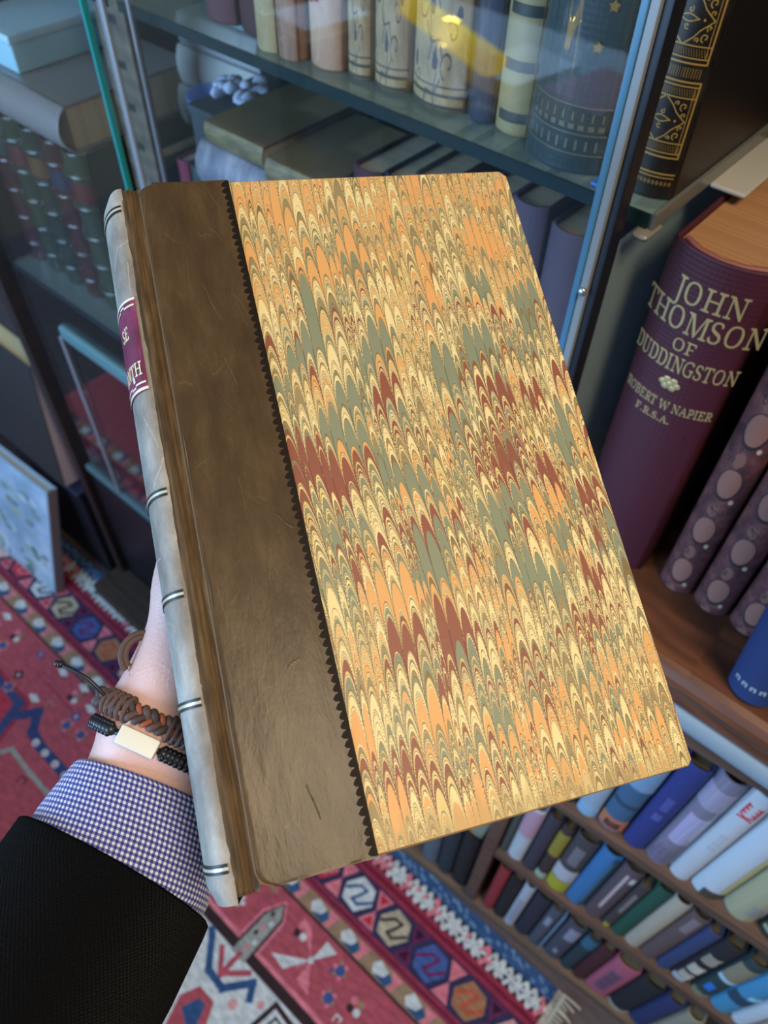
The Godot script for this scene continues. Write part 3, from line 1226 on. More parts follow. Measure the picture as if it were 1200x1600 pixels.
	# joints: soft folds between board and spine
	for side in 2:
		var up := 1.0 if side == 0 else -1.0
		var zc := 0.0 if side == 0 else -BT
		var jb := MB.new()
		var rows := []
		var prof := [[0.0012, 0.0004], [0.0, -0.0006], [-0.0011, -0.0019], [-0.0021, -0.0012], [-0.0028, -0.0016], [-0.0038, -0.0006], [-0.0047, -0.0011], [-0.0058, -0.0011], [-0.0074, -0.0018]]
		for k in 41:
			var f := k / 40.0
			var ring := PackedVector3Array()
			var endf := pow(clampf((absf(f - 0.5) * 2.0 - 0.96) / 0.04, 0.0, 1.0), 2.0)
			for i in prof.size():
				var p: Array = prof[i]
				var wob := 0.00025 * sin(f * 37.0 + i * 2.1) + 0.00018 * sin(f * 91.0 + i)
				ring.append(Vector3(p[0] + wob, lerpf(-0.0012, BH + 0.0005, f), zc + up * (p[1] + wob - 0.0022 * endf)))
			rows.append(ring)
		jb.loft(rows, false, false, Vector3(0.0, BH * 0.5, -BT * 0.5))
		for i in jb.v.size():
			jb.t[i] = Vector2((jb.v[i].x + 0.0076) / 0.009, 1.0 - jb.v[i].y / BH)
		part("joint", jb, m_joint, t)
	# rounded spine
	var sp := MB.new()
	var rings := []
	for k in 45:
		var f := k / 44.0
		var y := lerpf(-0.0035, BH + 0.002, f)
		var cap := pow(clampf((absf(f - 0.5) * 2.0 - 0.965) / 0.035, 0.0, 1.0), 2.2)
		var ring := PackedVector3Array()
		for i in 25:
			ring.append(spine_point(i / 12.0 - 1.0, y, -0.0024 * cap))
		rings.append(ring)
	sp.loft(rings, false, false, Vector3(0.02, BH * 0.5, -BT * 0.5))
	for i in sp.v.size():
		sp.t[i] = Vector2((i % 25) / 24.0, 1.0 - float(i / 25) / 44.0)
	for e in [0, 44]:
		var f := sp.ix.size()
		var c := sp.pt(Vector3(-0.004, rings[e][0].y, -BT * 0.5), Vector2(0.5, 0.5))
		var base := sp.v.size()
		for p in rings[e]:
			sp.pt(p, Vector2(0.5, 0.5))
		for i in 24:
			sp.tri(c, base + i, base + i + 1)
		sp.orient(f, Vector3(0.0, BH * 0.5, -BT * 0.5))
	var spine := part("spine", sp, m_grey, t, "faded grey leather spine")
	# double fillets across it
	var pale := paint(Color8(206, 196, 172), 0.35, 0.3)
	var black := paint(Color8(30, 24, 20), 0.5)
	for y in [0.0085, 0.0634, 0.1026, 0.1421, 0.2681]:
		for q in [[0.0011, black], [0.0, pale], [-0.0011, black]]:
			var b := MB.new()
			spine_band(b, y + q[0] - 0.0005, y + q[0] + 0.0005, 0.0004, -1.0, 0.93)
			part("fillet", b, q[1], spine)
	# title piece
	var lb2 := MB.new()
	spine_band(lb2, 0.1845, 0.2262, 0.00035, -0.98, 0.9)
	var m_title := tex_mat(leather_print(128, 128, Color8(112, 28, 62), Color8(84, 16, 42), Color8(158, 74, 104), 71, 10), 0.5)
	var title := part("title_label", lb2, m_title, spine)
	var gilt := paint(Color8(236, 226, 196), 0.35, 0.25)
	var gb := MB.new()
	for yy in [0.2252, 0.1855]:
		spine_band(gb, yy - 0.0006, yy + 0.0006, 0.0006, -0.98, 0.9)
	for s in [-1.0, 1.0]:
		var yc: float = 0.2225 if s > 0 else 0.1882
		for k in 12:
			var a := lerpf(-0.9, 0.86, k / 12.0)
			var bump: float = 0.0009 * s if k % 4 == 1 else 0.0
			spine_band(gb, yc + bump - 0.0004, yc + bump + 0.0004, 0.0006, a, a + 0.15)
	part("gilt_rule", gb, gilt, title)
	spine_letters("SE", 0.0058, 0.2118, 0.0052, gilt, title)
	spine_letters("ANTH", 0.0058, 0.1945, 0.0012, gilt, title)
	var dot := MB.new()
	spine_band(dot, 0.1895, 0.1915, 0.0006, 0.5, 0.57)
	part("gilt_dot", dot, gilt, title)
	# leaves
	var pg := MB.new()
	pg.box(Vector3(BW * 0.5 - 0.002, BH * 0.5, -BT * 0.5), Vector3(BW - 0.006, BH - 0.007, BT - 0.0066), 0.001)
	part("page_block", pg, paper(Color8(196, 178, 138)), t)


var marble_mat: StandardMaterial3D
func marble_material() -> StandardMaterial3D:
	if marble_mat == null:
		marble_mat = tex_mat(marbled_paper(), 0.5, 0.4)
		marble_mat.texture_repeat = false
	return marble_mat


func spine_point(a: float, y: float, off := 0.0) -> Vector3:
	# a from -1 (back joint) to 1 (front joint)
	var g := a * PI * 0.5
	var sx := signf(sin(g)) * pow(absf(sin(g)), 0.85)
	var hz := BT * 0.5 - 0.0016
	return Vector3(-0.0066 - (0.0094 + off) * pow(maxf(cos(g), 0.0), 0.9), y, -BT * 0.5 + (hz + off) * sx)


func spine_band(b: MB, y0: float, y1: float, off: float, a0: float, a1: float) -> void:
	var rows := []
	for y in [y0, y1]:
		var ring := PackedVector3Array()
		for k in 21:
			ring.append(spine_point(lerpf(a0, a1, k / 20.0), y, off))
		rows.append(ring)
	var first := b.v.size()
	b.loft(rows, false, false, Vector3(0.02, (y0 + y1) * 0.5, -BT * 0.5))
	for i in 42:
		b.t[first + i] = Vector2((i % 21) / 20.0, 1.0 - i / 21)


func spine_letters(txt: String, size: float, y: float, inset: float, material: Material, parent: Node3D) -> void:
	# reads from the back joint to the front one and ends `inset` short of the label's edge
	var tm := TextMesh.new()
	tm.text = txt
	tm.font = serif
	tm.font_size = 40
	tm.pixel_size = size / 29.0
	tm.depth = 0.0003
	tm.curve_step = 1.0
	tm.horizontal_alignment = HORIZONTAL_ALIGNMENT_RIGHT
	var arr := tm.get_mesh_arrays()
	var vs: PackedVector3Array = arr[Mesh.ARRAY_VERTEX]
	var top := -1e9
	for p in vs:
		top = maxf(top, p.x)
	# arc length to parameter
	var par := []
	var len_ := [0.0]
	for k in 61:
		par.append(0.88 - k * 0.029)
		if k > 0:
			len_.append(len_[-1] + spine_point(par[k], 0).distance_to(spine_point(par[k - 1], 0)))
	for i in vs.size():
		var p := vs[i]
		var back: float = (top - p.x) * 0.62 + inset
		var k := 0
		while k < 59 and len_[k + 1] < back:
			k += 1
		var f: float = clampf((back - len_[k]) / (len_[k + 1] - len_[k]), 0.0, 1.0)
		var a := lerpf(par[k], par[k + 1], f)
		vs[i] = spine_point(a, p.y + y, 0.0005 + p.z)
	var b := MB.new()
	b.v = vs
	b.t.resize(vs.size())
	var ii: PackedInt32Array = arr[Mesh.ARRAY_INDEX]
	for k in range(0, ii.size(), 3):
		b.tri(ii[k], ii[k + 2], ii[k + 1])
	part("gilt_lettering", b, material, parent)


# ---------------------------------------------------------------- the hand, the arm and what it wears
# all in the frame of the held book

var bones := []

func bone(a: Vector3, b: Vector3, ra: float, rb: float) -> void:
	bones.append([a, b, ra, rb])


func bone_dist(p: Vector3, q: Array) -> float:
	var ab: Vector3 = q[1] - q[0]
	var f := clampf((p - q[0]).dot(ab) / ab.length_squared(), 0.0, 1.0)
	return (p - q[0] - ab * f).length() - lerpf(q[2], q[3], f)


func field(p: Vector3) -> float:
	var s := 0.0
	for q in bones:
		s += exp(-bone_dist(p, q) * 330.0)
	return -log(maxf(s, 1e-30)) / 330.0


func net_mesh(cell: float) -> MB:
	# surface nets over the joined bones
	var lo := Vector3(1e9, 1e9, 1e9)
	var hi := -lo
	for q in bones:
		for k in 2:
			var r: float = q[2 + k] + 0.012
			lo = lo.min(q[k] - Vector3(r, r, r))
			hi = hi.max(q[k] + Vector3(r, r, r))
	var n := Vector3i(((hi - lo) / cell).ceil()) + Vector3i(2, 2, 2)
	var sums := PackedFloat32Array()
	sums.resize(n.x * n.y * n.z)
	for q in bones:
		var r := maxf(q[2], q[3]) + 0.0105
		var a := Vector3i(((q[0].min(q[1]) - Vector3(r, r, r) - lo) / cell).floor()).max(Vector3i.ZERO)
		var b := Vector3i(((q[0].max(q[1]) + Vector3(r, r, r) - lo) / cell).ceil()).min(n - Vector3i.ONE)
		for z in range(a.z, b.z + 1):
			for y in range(a.y, b.y + 1):
				var o := (z * n.y + y) * n.x
				for x in range(a.x, b.x + 1):
					var d := bone_dist(lo + Vector3(x, y, z) * cell, q)
					if d < 0.0105:
						sums[o + x] += exp(-d * 330.0)
	# the surface is where the sum is 1
	var mb := MB.new()
	var at := PackedInt32Array()
	at.resize(sums.size())
	at.fill(-1)
	var cor := []
	for k in 8:
		cor.append(Vector3i(k & 1, (k >> 1) & 1, k >> 2))
	var edges := [[0, 1], [2, 3], [4, 5], [6, 7], [0, 2], [1, 3], [4, 6], [5, 7], [0, 4], [1, 5], [2, 6], [3, 7]]
	var step := [1, n.x, n.x * n.y]
	for z in n.z - 1:
		for y in n.y - 1:
			for x in n.x - 1:
				var o := (z * n.y + y) * n.x + x
				var inside := 0
				for k in 8:
					if sums[o + (k & 1) + ((k >> 1) & 1) * step[1] + (k >> 2) * step[2]] > 1.0:
						inside += 1
				if inside == 0 or inside == 8:
					continue
				var c := Vector3.ZERO
				var m := 0
				for e in edges:
					var s0 := sums[o + (e[0] & 1) + ((e[0] >> 1) & 1) * step[1] + (e[0] >> 2) * step[2]]
					var s1 := sums[o + (e[1] & 1) + ((e[1] >> 1) & 1) * step[1] + (e[1] >> 2) * step[2]]
					if (s0 > 1.0) != (s1 > 1.0):
						var d0 := log(maxf(s0, 1e-6))
						var d1 := log(maxf(s1, 1e-6))
						var f := d0 / (d0 - d1)
						c += Vector3(cor[e[0]]).lerp(Vector3(cor[e[1]]), f)
						m += 1
				at[o] = mb.pt(lo + (Vector3(x, y, z) + c / float(m)) * cell)
	for z in range(1, n.z - 1):
		for y in range(1, n.y - 1):
			for x in range(1, n.x - 1):
				var o := (z * n.y + y) * n.x + x
				var i0 := sums[o] > 1.0
				for ax in 3:
					var i1: bool = sums[o + step[ax]] > 1.0
					if i0 == i1:
						continue
					var u: int = step[(ax + 1) % 3]
					var w: int = step[(ax + 2) % 3]
					var q := [at[o], at[o - u], at[o - u - w], at[o - w]]
					if q.has(-1):
						continue
					if i0:
						mb.quad(q[0], q[1], q[2], q[3])
					else:
						mb.quad(q[3], q[2], q[1], q[0])
	return mb


func ring_on_skin(c: Vector3, axis: Vector3, off: float, n := 40) -> PackedVector3Array:
	# a closed loop on the skin in the plane through c across the axis
	var e1 := axis.cross(Vector3(0, 0, 1)).normalized()
	var e2 := e1.cross(axis).normalized()
	var out := PackedVector3Array()
	for k in n:
		var a := TAU * k / n
		var d := e1 * cos(a) + e2 * sin(a)
		var r0 := 0.0
		var r1 := 0.06
		for i in 14:
			var m := (r0 + r1) * 0.5
			if field(c + d * m) < 0.0:
				r0 = m
			else:
				r1 = m
		out.append(c + d * (r0 + off))
	return out


func arm() -> void:
	var turn := Transform3D(Basis(BX, BY, BZ), BOOK_AT)
	var person := thing("person", "person holding the book from below, bare left hand, blue checked cuff and black knit sleeve", "person", turn)
	var w := Vector3(-0.0265, 0.0537, -0.0800)
	var p := Vector3(0.62, -0.78, 0.0)
	var j := Vector3(-0.0520, 0.0093, -0.0795)
	var to_local := turn.affine_inverse()
	var ax := (to_local.basis * Vector3(0.301, 0.0, 0.954)).normalized()
	# forearm and wrist
	var c0_ := Vector3(-0.0340, 0.0361, -0.0860)
	for s in [-1.0, 1.0]:
		bone(w + p * (0.0105 * s + 0.001), c0_ + p * 0.011 * s, 0.0178, 0.0180)
		bone(c0_ + p * 0.011 * s, j + p * 0.012 * s, 0.0180, 0.0200)
		bone(j + p * 0.012 * s, j + ax * 0.10 + p * 0.012 * s, 0.0200, 0.025)
	# palm
	var mcp := [Vector3(0.024, 0.141, -0.056), Vector3(0.040, 0.128, -0.0565), Vector3(0.055, 0.114, -0.057), Vector3(0.068, 0.098, -0.058)]
	for k in 4:
		bone(w + p * (-0.011 + 0.0075 * k) + Vector3(0.004, 0.008, 0.004), mcp[k], 0.0150, 0.0115)
	bone(w + Vector3(-0.002, 0.014, 0.006), Vector3(0.014, 0.104, -0.0595), 0.016, 0.0145)
	bone(w + p * 0.013, Vector3(0.052, 0.085, -0.0605), 0.0165, 0.014)
	# thumb
	var tb := [Vector3(-0.0165, 0.081, -0.069), Vector3(-0.0065, 0.117, -0.060), Vector3(-0.002, 0.148, -0.0555), Vector3(0.006, 0.169, -0.0530)]
	bone(w - p * 0.010, tb[0], 0.0165, 0.0150)
	bone(tb[0], tb[1], 0.0150, 0.0125)
	bone(tb[1], tb[2], 0.0122, 0.0105)
	bone(tb[2], tb[3], 0.0105, 0.0082)
	bone(tb[0], Vector3(0.012, 0.112, -0.060), 0.013, 0.013)
	# four fingers, fanned out under the back board, the tips pressed up against it
	var fingers := [
		[mcp[0], Vector3(0.040, 0.184, -0.0535), Vector3(0.050, 0.207, -0.0518), Vector3(0.058, 0.225, -0.0508)],
		[mcp[1], Vector3(0.068, 0.169, -0.0540), Vector3(0.085, 0.192, -0.0520), Vector3(0.097, 0.209, -0.0508)],
		[mcp[2], Vector3(0.091, 0.146, -0.0540), Vector3(0.112, 0.164, -0.0520), Vector3(0.127, 0.177, -0.0508)],
		[mcp[3], Vector3(0.100, 0.113, -0.0535), Vector3(0.118, 0.122, -0.0515), Vector3(0.132, 0.129, -0.0505)]]
	for k in 4:
		var s: float = [0.98, 1.0, 0.95, 0.84][k]
		var f: Array = fingers[k]
		bone(f[0], f[1], 0.0108 * s, 0.0092 * s)
		bone(f[1], f[2], 0.0092 * s, 0.0083 * s)
		bone(f[2], f[3], 0.0083 * s, 0.0070 * s)
	var skin := StandardMaterial3D.new()
	skin.albedo_color = Color8(214, 172, 162)
	skin.roughness = 0.5
	skin.metallic_specular = 0.45
	skin.subsurf_scatter_enabled = true
	skin.subsurf_scatter_strength = 0.06
	skin.heightmap_enabled = true
	skin.heightmap_texture = noise_tex("skin")
	skin.heightmap_scale = 0.05
	skin.uv1_triplanar = true
	skin.uv1_scale = Vector3(28, 28, 28)
	part("body", net_mesh(0.0028), skin, person)
	# shirt cuff
	var e1 := (to_local.basis * Vector3(0.0386, -0.0132, -0.0116)).normalized()
	var c0 := Vector3(-0.0340, 0.0361, -0.0860)
	var check := tex_mat(gingham(), 0.85)
	check.rim_enabled = true
	check.rim = 0.3
	var cuff := MB.new()
	var rings := []
	var a0 := (c0 - j).normalized()
	var specs := [[c0 - a0 * 0.006, 0.0330, 0.026], [c0, 0.0336, 0.0265], [c0 + a0 * 0.0006, 0.0348, 0.0278], [c0 - a0 * 0.0012, 0.0358, 0.0288], [c0 - a0 * 0.010, 0.0372, 0.0298], [c0 - a0 * 0.021, 0.0392, 0.0312], [j, 0.0408, 0.0322], [j + ax * 0.02, 0.0400, 0.0318], [j + ax * 0.04, 0.0400, 0.0318]]
	for q in specs:
		rings.append(sleeve_ring(q[0], e1, a0, q[1], q[2], 0.0006))
	cuff.loft(rings, true, false, null, 235.0, 235.0)
	var fix := cuff.v.size() / rings.size()
	part("shirt_cuff", cuff, check, person)
	# jacket sleeve
	var wool := StandardMaterial3D.new()
	wool.albedo_color = Color8(255, 255, 255)
	wool.albedo_texture = wool_print()
	wool.roughness = 0.95
	wool.metallic_specular = 0.15
	wool.rim_enabled = true
	wool.rim = 0.05
	wool.heightmap_enabled = true
	wool.heightmap_texture = noise_tex("wool")
	wool.heightmap_scale = 0.14
	var sl := MB.new()
	rings = []
	for q in [[j + ax * 0.014, 0.0412, 0.033], [j + ax * 0.002, 0.0418, 0.0335], [j, 0.0432, 0.0348], [j + ax * 0.001, 0.0444, 0.0358], [j + ax * 0.006, 0.0448, 0.0362], [j + ax * 0.03, 0.0455, 0.037], [j + ax * 0.06, 0.0468, 0.0385], [j + ax * 0.10, 0.0485, 0.041], [j + ax * 0.15, 0.051, 0.044]]:
		rings.append(sleeve_ring(q[0], e1, ax, q[1], q[2], 0.0012))
	sl.loft(rings, true, false, null, 70.0, 70.0)
	part("jacket_sleeve", sl, wool, person)
	bracelets(w, p, turn)


func sleeve_ring(c: Vector3, e1: Vector3, axis: Vector3, r1: float, r2: float, wob: float) -> PackedVector3Array:
	var u := (e1 - axis * e1.dot(axis)).normalized()
	var w := u.cross(axis).normalized()
	var out := PackedVector3Array()
	for k in 48:
		var a := TAU * k / 48.0
		var s := 1.0 + wob * 14.0 * sin(a * 3.0 + c.x * 160.0) + wob * 9.0 * sin(a * 5.0 + c.y * 240.0)
		out.append(c + (u * cos(a) * r1 + w * sin(a) * r2) * s)
	return out


func bracelets(w: Vector3, p: Vector3, turn: Transform3D) -> void:
	var axis := Vector3(0.60, 0.80, 0.0).normalized()
	var black := paint(Color8(22, 22, 26), 0.4)
	# black cord with a white bar bead
	var t := thing("cord_bracelet", "thin black cord bracelet with pale rectangular bead and loose knotted end on the wrist", "bracelet", turn)
	var c := Vector3(-0.0285, 0.0525, -0.080)
	var path := ring_on_skin(c, axis, 0.0012)
	var b := MB.new()
	var closed := path.duplicate()
	closed.append(path[0])
	b.tube(closed, 0.0013, 8, false)
	part("cord", b, black, t)
	# the bead sits on the side that faces the viewer: the point of the loop with the greatest z, a little to the thumb side
	var want := to_view(path, Vector3(-0.0335, 0.0600, -0.05))
	var up := (path[want] - c).normalized()
	var along := (path[(want + 1) % path.size()] - path[want - 1]).normalized()
	var side := along.cross(up).normalized()
	up = side.cross(along).normalized()
	var xf := Transform3D(Basis(along, side, up), path[want] + up * 0.0016)
	b = MB.new()
	b.box(Vector3.ZERO, Vector3(0.0170, 0.0078, 0.0046), 0.0006, xf)
	part("bead", b, paint(Color8(226, 222, 208), 0.35), t, "pale rectangular bead")
	# knotted sections on both sides of it
	b = MB.new()
	for s in [-1, 1]:
		for k in 7:
			var i: int = (want + s * (3 + k / 2) + path.size() * 2) % path.size()
			var i2: int = (i + s + path.size() * 2) % path.size()
			var q: Vector3 = path[i].lerp(path[i2], (k % 2) * 0.5)
			var o := (q - c).normalized()
			b.ball(q + o * 0.0010, Vector3(0.0026, 0.0026, 0.0024), 8, 6)
			b.ball(q + o * 0.0016 + axis * 0.0018, Vector3(0.0015, 0.0015, 0.0015), 6, 5)
			b.ball(q + o * 0.0016 - axis * 0.0018, Vector3(0.0015, 0.0015, 0.0015), 6, 5)
	part("knotted_section", b, black, t)
	# loose end
	b = MB.new()
	var root := Vector3(-0.0428, 0.0742, -0.061)
	var tail := PackedVector3Array()
	for k in 11:
		var f := k / 10.0
		tail.append(root.lerp(Vector3(-0.0602, 0.0942, -0.058), f) + Vector3(0.0012, 0.0016, 0.003) * sin(f * PI))
	b.tube(tail, 0.00085, 7)
	b.ball(root, Vector3(0.003, 0.003, 0.003))
	b.ball(tail[10], Vector3(0.0017, 0.0015, 0.0016))
	b.ball(tail[10] + Vector3(-0.0012, 0.0006, 0.0002), Vector3(0.0012, 0.0014, 0.0012))
	part("loose_end", b, black, t)
	b = MB.new()
	var far := to_view(path, Vector3(-0.0125, 0.0370, -0.05))
	b.ball(path[far] + (path[far] - c).normalized() * 0.002, Vector3(0.0026, 0.0026, 0.0026), 12, 9)
	part("round_bead", b, paint(Color8(170, 170, 172), 0.2, 0.9), t, "small round silver bead")
	# braided brown bracelet nearer to the hand
	var t2 := thing("braided_bracelet", "brown and rust braided cord bracelet with hanging loop, by the heel of the hand", "bracelet", turn)
	var c2 := Vector3(-0.0232, 0.0605, -0.078)
	var base := ring_on_skin(c2, axis, 0.0016, 64)
	var cols := [paint(Color8(84, 62, 56), 0.7), paint(Color8(62, 48, 46), 0.7), paint(Color8(142, 74, 44), 0.7)]
	for k in 3:
		b = MB.new()
		var strand := PackedVector3Array()
		for i in 257:
			var f := i / 256.0 * 64.0
			var i0 := int(f) % 64
			var q: Vector3 = base[i0].lerp(base[(i0 + 1) % 64], f - floorf(f))
			var o := (q - c2).normalized()
			var g := TAU * (i / 256.0 * 17.0 + k / 3.0)
			strand.append(q + axis * 0.0031 * sin(g) + o * 0.0014 * (1.0 + sin(g * 2.0)))
		b.tube(strand, 0.00165 if k < 2 else 0.0012, 7, false)
		part("strand", b, cols[k], t2)
	# wrapped bindings
	for at in [Vector3(-0.0355, 0.0790, -0.05), Vector3(-0.0185, 0.0545, -0.05)]:
		b = MB.new()
		var m := to_view(base, at)
		for k in 5:
			var q: Vector3 = base[(m + k - 2 + 64) % 64]
			var o := (q - c2).normalized()
			var coil := PackedVector3Array()
			for i in 13:
				var a := TAU * i / 12.0
				coil.append(q + axis * 0.0048 * cos(a) + o * (0.0012 + 0.0026 * sin(a)))
			b.tube(coil, 0.00115, 6, false)
		part("binding", b, cols[0], t2)
	# the loop and its button knot
	b = MB.new()
	var foot := Vector3(-0.0335, 0.0815, -0.062)
	for r in [1.0, 0.72]:
		var lp := PackedVector3Array()
		for i in 25:
			var f := i / 24.0
			var a := -PI * 0.15 + f * PI * 1.62
			lp.append(Vector3(-0.0310, 0.0918, -0.062) + (Vector3(-0.0062, -0.0020, 0.0).rotated(Vector3.BACK, -a)) * r * 1.05 + Vector3(0.003, 0.004, 0) * sin(f * PI * 0.5) + Vector3(0, 0, 0.001) * sin(f * 5.0))
		b.tube(lp, 0.00135, 7)
	b.ball(foot + Vector3(0.001, 0.002, 0), Vector3(0.0028, 0.0030, 0.0026))
	b.ball(foot + Vector3(-0.001, -0.002, 0.0005), Vector3(0.0022, 0.0024, 0.0022))
	part("hanging_loop", b, cols[0], t2)


func to_view(path: PackedVector3Array, q: Vector3) -> int:
	# the point of a loop nearest to q on the side turned to the cover (towards +z)
	var best := 0
	var far := 1e9
	var mean := 0.0
	for v in path:
		mean += v.z
	mean /= path.size()
	for i in path.size():
		var d := Vector2(path[i].x - q.x, path[i].y - q.y).length() + (1.0 if path[i].z < mean - 0.004 else 0.0)
		if d < far:
			far = d
			best = i
	return best


func wool_print() -> Texture2D:
	var im := Image.create(128, 128, false, Image.FORMAT_RGB8)
	rng.seed = 61
	for y in 128:
		for x in 128:
			var k := 0.5 + 0.5 * sin((x + 3.0 * sin(y * TAU / 16.0)) * TAU / 16.0) * cos(y * TAU / 16.0)
			var c := Color8(4, 4, 6).lerp(Color8(16, 17, 21), clampf(k * 0.8 + rng.randf_range(-0.15, 0.2), 0.0, 1.0))
			im.set_pixel(x, y, c)
	return ImageTexture.create_from_image(im)


# ---------------------------------------------------------------- furniture

func slab(parent: Node3D, called: String, lo: Vector3, hi: Vector3, m: Material, bevel := 0.0015, label := "") -> MeshInstance3D:
	var b := MB.new()
	b.box((lo + hi) * 0.5, (hi - lo).abs(), bevel)
	return part(called, b, m, parent, label)


func cabinet() -> void:
	var t := thing("display_cabinet", "tall glazed display cabinet with brown wooden ledge, sliding glass doors and glass shelves", "cabinet")
	var brown := wood(Color8(122, 74, 48), Color8(72, 42, 28), 3, 0.42)
	var dark := wood(Color8(44, 32, 28), Color8(24, 18, 17), 5, 0.5)
	var teal := paint(Color8(84, 118, 122), 0.35)
	var deep := paint(Color8(38, 92, 96), 0.2)
	var alu := paint(Color8(150, 154, 160), 0.35, 0.5)
	var glass := glass_mat()
	# ledge with a rounded nose
	var b := MB.new()
	var prof := PackedVector2Array([Vector2(-0.78, 0.905), Vector2(-0.386, 0.905), Vector2(-0.381, 0.909), Vector2(-0.381, 0.921), Vector2(-0.384, 0.924), Vector2(-0.379, 0.929), Vector2(-0.379, 0.938), Vector2(-0.383, 0.944), Vector2(-0.389, 0.946), Vector2(-0.78, 0.946)])
	# the profile lies in the (z, y) plane and runs along x
	b.prism(prof, -0.45, 0.685, Transform3D(Basis(Vector3(0, 0, 1), Vector3(0, 1, 0), Vector3(-1, 0, 0)), Vector3.ZERO))
	part("ledge", b, brown, t)
	b = MB.new()
	var rail := PackedVector3Array()
	rail.append(Vector3(-0.69, 0.8915, -0.384))
	rail.append(Vector3(0.45, 0.8915, -0.384))
	var rings := []
	for q in rail:
		var ring := PackedVector3Array()
		for k in 12:
			var a := TAU * k / 12.0
			ring.append(q + Vector3(0, 0.0135 * sin(a), 0.0065 * cos(a)))
		rings.append(ring)
	b.loft(rings, true, true)
	part("light_rail", b, paint(Color8(134, 146, 154), 0.55), t, "pale grey rail under the ledge")
	slab(t, "back_panel", Vector3(-1.10, 0.0, -0.80), Vector3(0.45, 1.86, -0.78), dark)
	slab(t, "top_board", Vector3(-1.12, 1.82, -0.80), Vector3(0.47, 1.86, -0.385), dark)
	slab(t, "end_panel", Vector3(-1.12, 0.0, -0.80), Vector3(-1.095, 1.82, -0.385), dark)
	slab(t, "end_panel", Vector3(0.45, 0.0, -0.80), Vector3(0.472, 1.82, -0.385), dark)
	slab(t, "base_panel", Vector3(-1.095, 0.0, -0.78), Vector3(-0.69, 0.36, -0.40), paint(Color8(20, 20, 26), 0.4))
	slab(t, "plinth", Vector3(-1.12, 0.010, -0.399), Vector3(-0.69, 0.045, -0.318), wood(Color8(66, 50, 40), Color8(38, 28, 24), 7, 0.7))
	slab(t, "partition", Vector3(-0.70, 0.0, -0.78), Vector3(-0.69, 0.905, -0.40), dark)
	# slotted upright of pale wood between the two bays
	var up := slab(t, "shelf_upright", Vector3(-0.850, 0.84, -0.52), Vector3(-0.795, 1.82, -0.505), wood(Color8(112, 100, 82), Color8(80, 70, 58), 9, 0.6))
	for k in 14:
		slab(up, "slot", Vector3(-0.834, 1.06 + k * 0.045, -0.5055), Vector3(-0.812, 1.068 + k * 0.045, -0.5040), paint(Color8(24, 22, 22)), 0.0)
	# glass shelves: clear plate with green edges
	for s in [[-0.684, -0.160, 1.252, -0.432], [-1.09, -0.70, 1.252, -0.432], [-1.09, -0.692, 0.826, -0.412]]:
		var sh := slab(t, "glass_shelf", Vector3(s[0], s[2], -0.77), Vector3(s[1], s[2] + 0.009, s[3]), glass_mat(Color(0.8, 0.95, 0.92), 0.16), 0.0)
		slab(sh, "polished_edge", Vector3(s[0], s[2], s[3]), Vector3(s[1], s[2] + 0.009, s[3] + 0.0015), paint(Color8(24, 46, 50), 0.2), 0.0)
	slab(t, "shelf_edge", Vector3(-0.159, 1.2515, -0.60), Vector3(-0.1565, 1.2615, -0.432), paint(Color8(104, 104, 100), 0.3), 0.0)
	# clip and card holder at the open end of the shelf
	slab(t, "shelf_clip", Vector3(-0.1665, 1.2460, -0.446), Vector3(-0.1555, 1.2512, -0.424), paint(Color8(140, 136, 126), 0.4, 0.3), 0.002)
	slab(t, "card_holder", Vector3(-0.1575, 1.2480, -0.600), Vector3(-0.1330, 1.2515, -0.512), paint(Color8(176, 172, 164), 0.5), 0.001)
	# rail along the lower shelf of the left bay, runners for the doors
	slab(t, "door_runner", Vector3(-0.975, 0.762, -0.408), Vector3(-0.692, 0.786, -0.394), teal, 0.003)
	slab(t, "door_runner", Vector3(-1.09, 0.385, -0.41), Vector3(-0.692, 0.402, -0.394), paint(Color8(70, 92, 96), 0.5), 0.003)
	# glass panes
	var g1 := slab(t, "glass_door", Vector3(-1.092, 0.402, -0.403), Vector3(-0.6885, 1.81, -0.398), glass, 0.0)
	slab(g1, "polished_edge", Vector3(-0.6885, 0.402, -0.403), Vector3(-0.6855, 1.81, -0.397), paint(Color8(40, 140, 142), 0.2), 0.0)
	slab(g1, "edge_strip", Vector3(-0.984, 0.402, -0.398), Vector3(-0.977, 0.762, -0.394), alu, 0.001)
	var g2 := slab(t, "glass_door", Vector3(-0.672, 0.947, -0.411), Vector3(-0.182, 1.81, -0.406), glass, 0.0)
	slab(g2, "edge_strip", Vector3(-0.670, 0.947, -0.406), Vector3(-0.662, 1.81, -0.402), alu, 0.001)
	slab(g2, "edge_strip", Vector3(-0.641, 0.947, -0.414), Vector3(-0.637, 1.81, -0.411), alu, 0.001)
	slab(g2, "polished_edge", Vector3(-0.1845, 0.947, -0.412), Vector3(-0.1800, 1.81, -0.400), paint(Color8(70, 116, 142), 0.3), 0.0006)
	slab(g2, "frosted_edge", Vector3(-0.1800, 0.947, -0.412), Vector3(-0.1745, 1.81, -0.401), paint(Color8(128, 132, 134), 0.45), 0.0006)
	slab(g2, "seal", Vector3(-0.1745, 0.947, -0.418), Vector3(-0.1690, 1.81, -0.404), paint(Color8(16, 20, 30), 0.5), 0.0006)
	b = MB.new()
	b.ball(Vector3(-0.177, 1.215, -0.3995), Vector3(0.003, 0.003, 0.002), 10, 7)
	part("rivet", b, paint(Color8(180, 186, 188), 0.25, 0.8), g2)
	# pane that parts the shelf bays, edge on to the ledge
	slab(t, "glass_partition", Vector3(-0.176, 0.947, -0.76), Vector3(-0.172, 1.236, -0.425), glass_mat(Color(0.8, 0.9, 0.9), 0.2), 0.0)


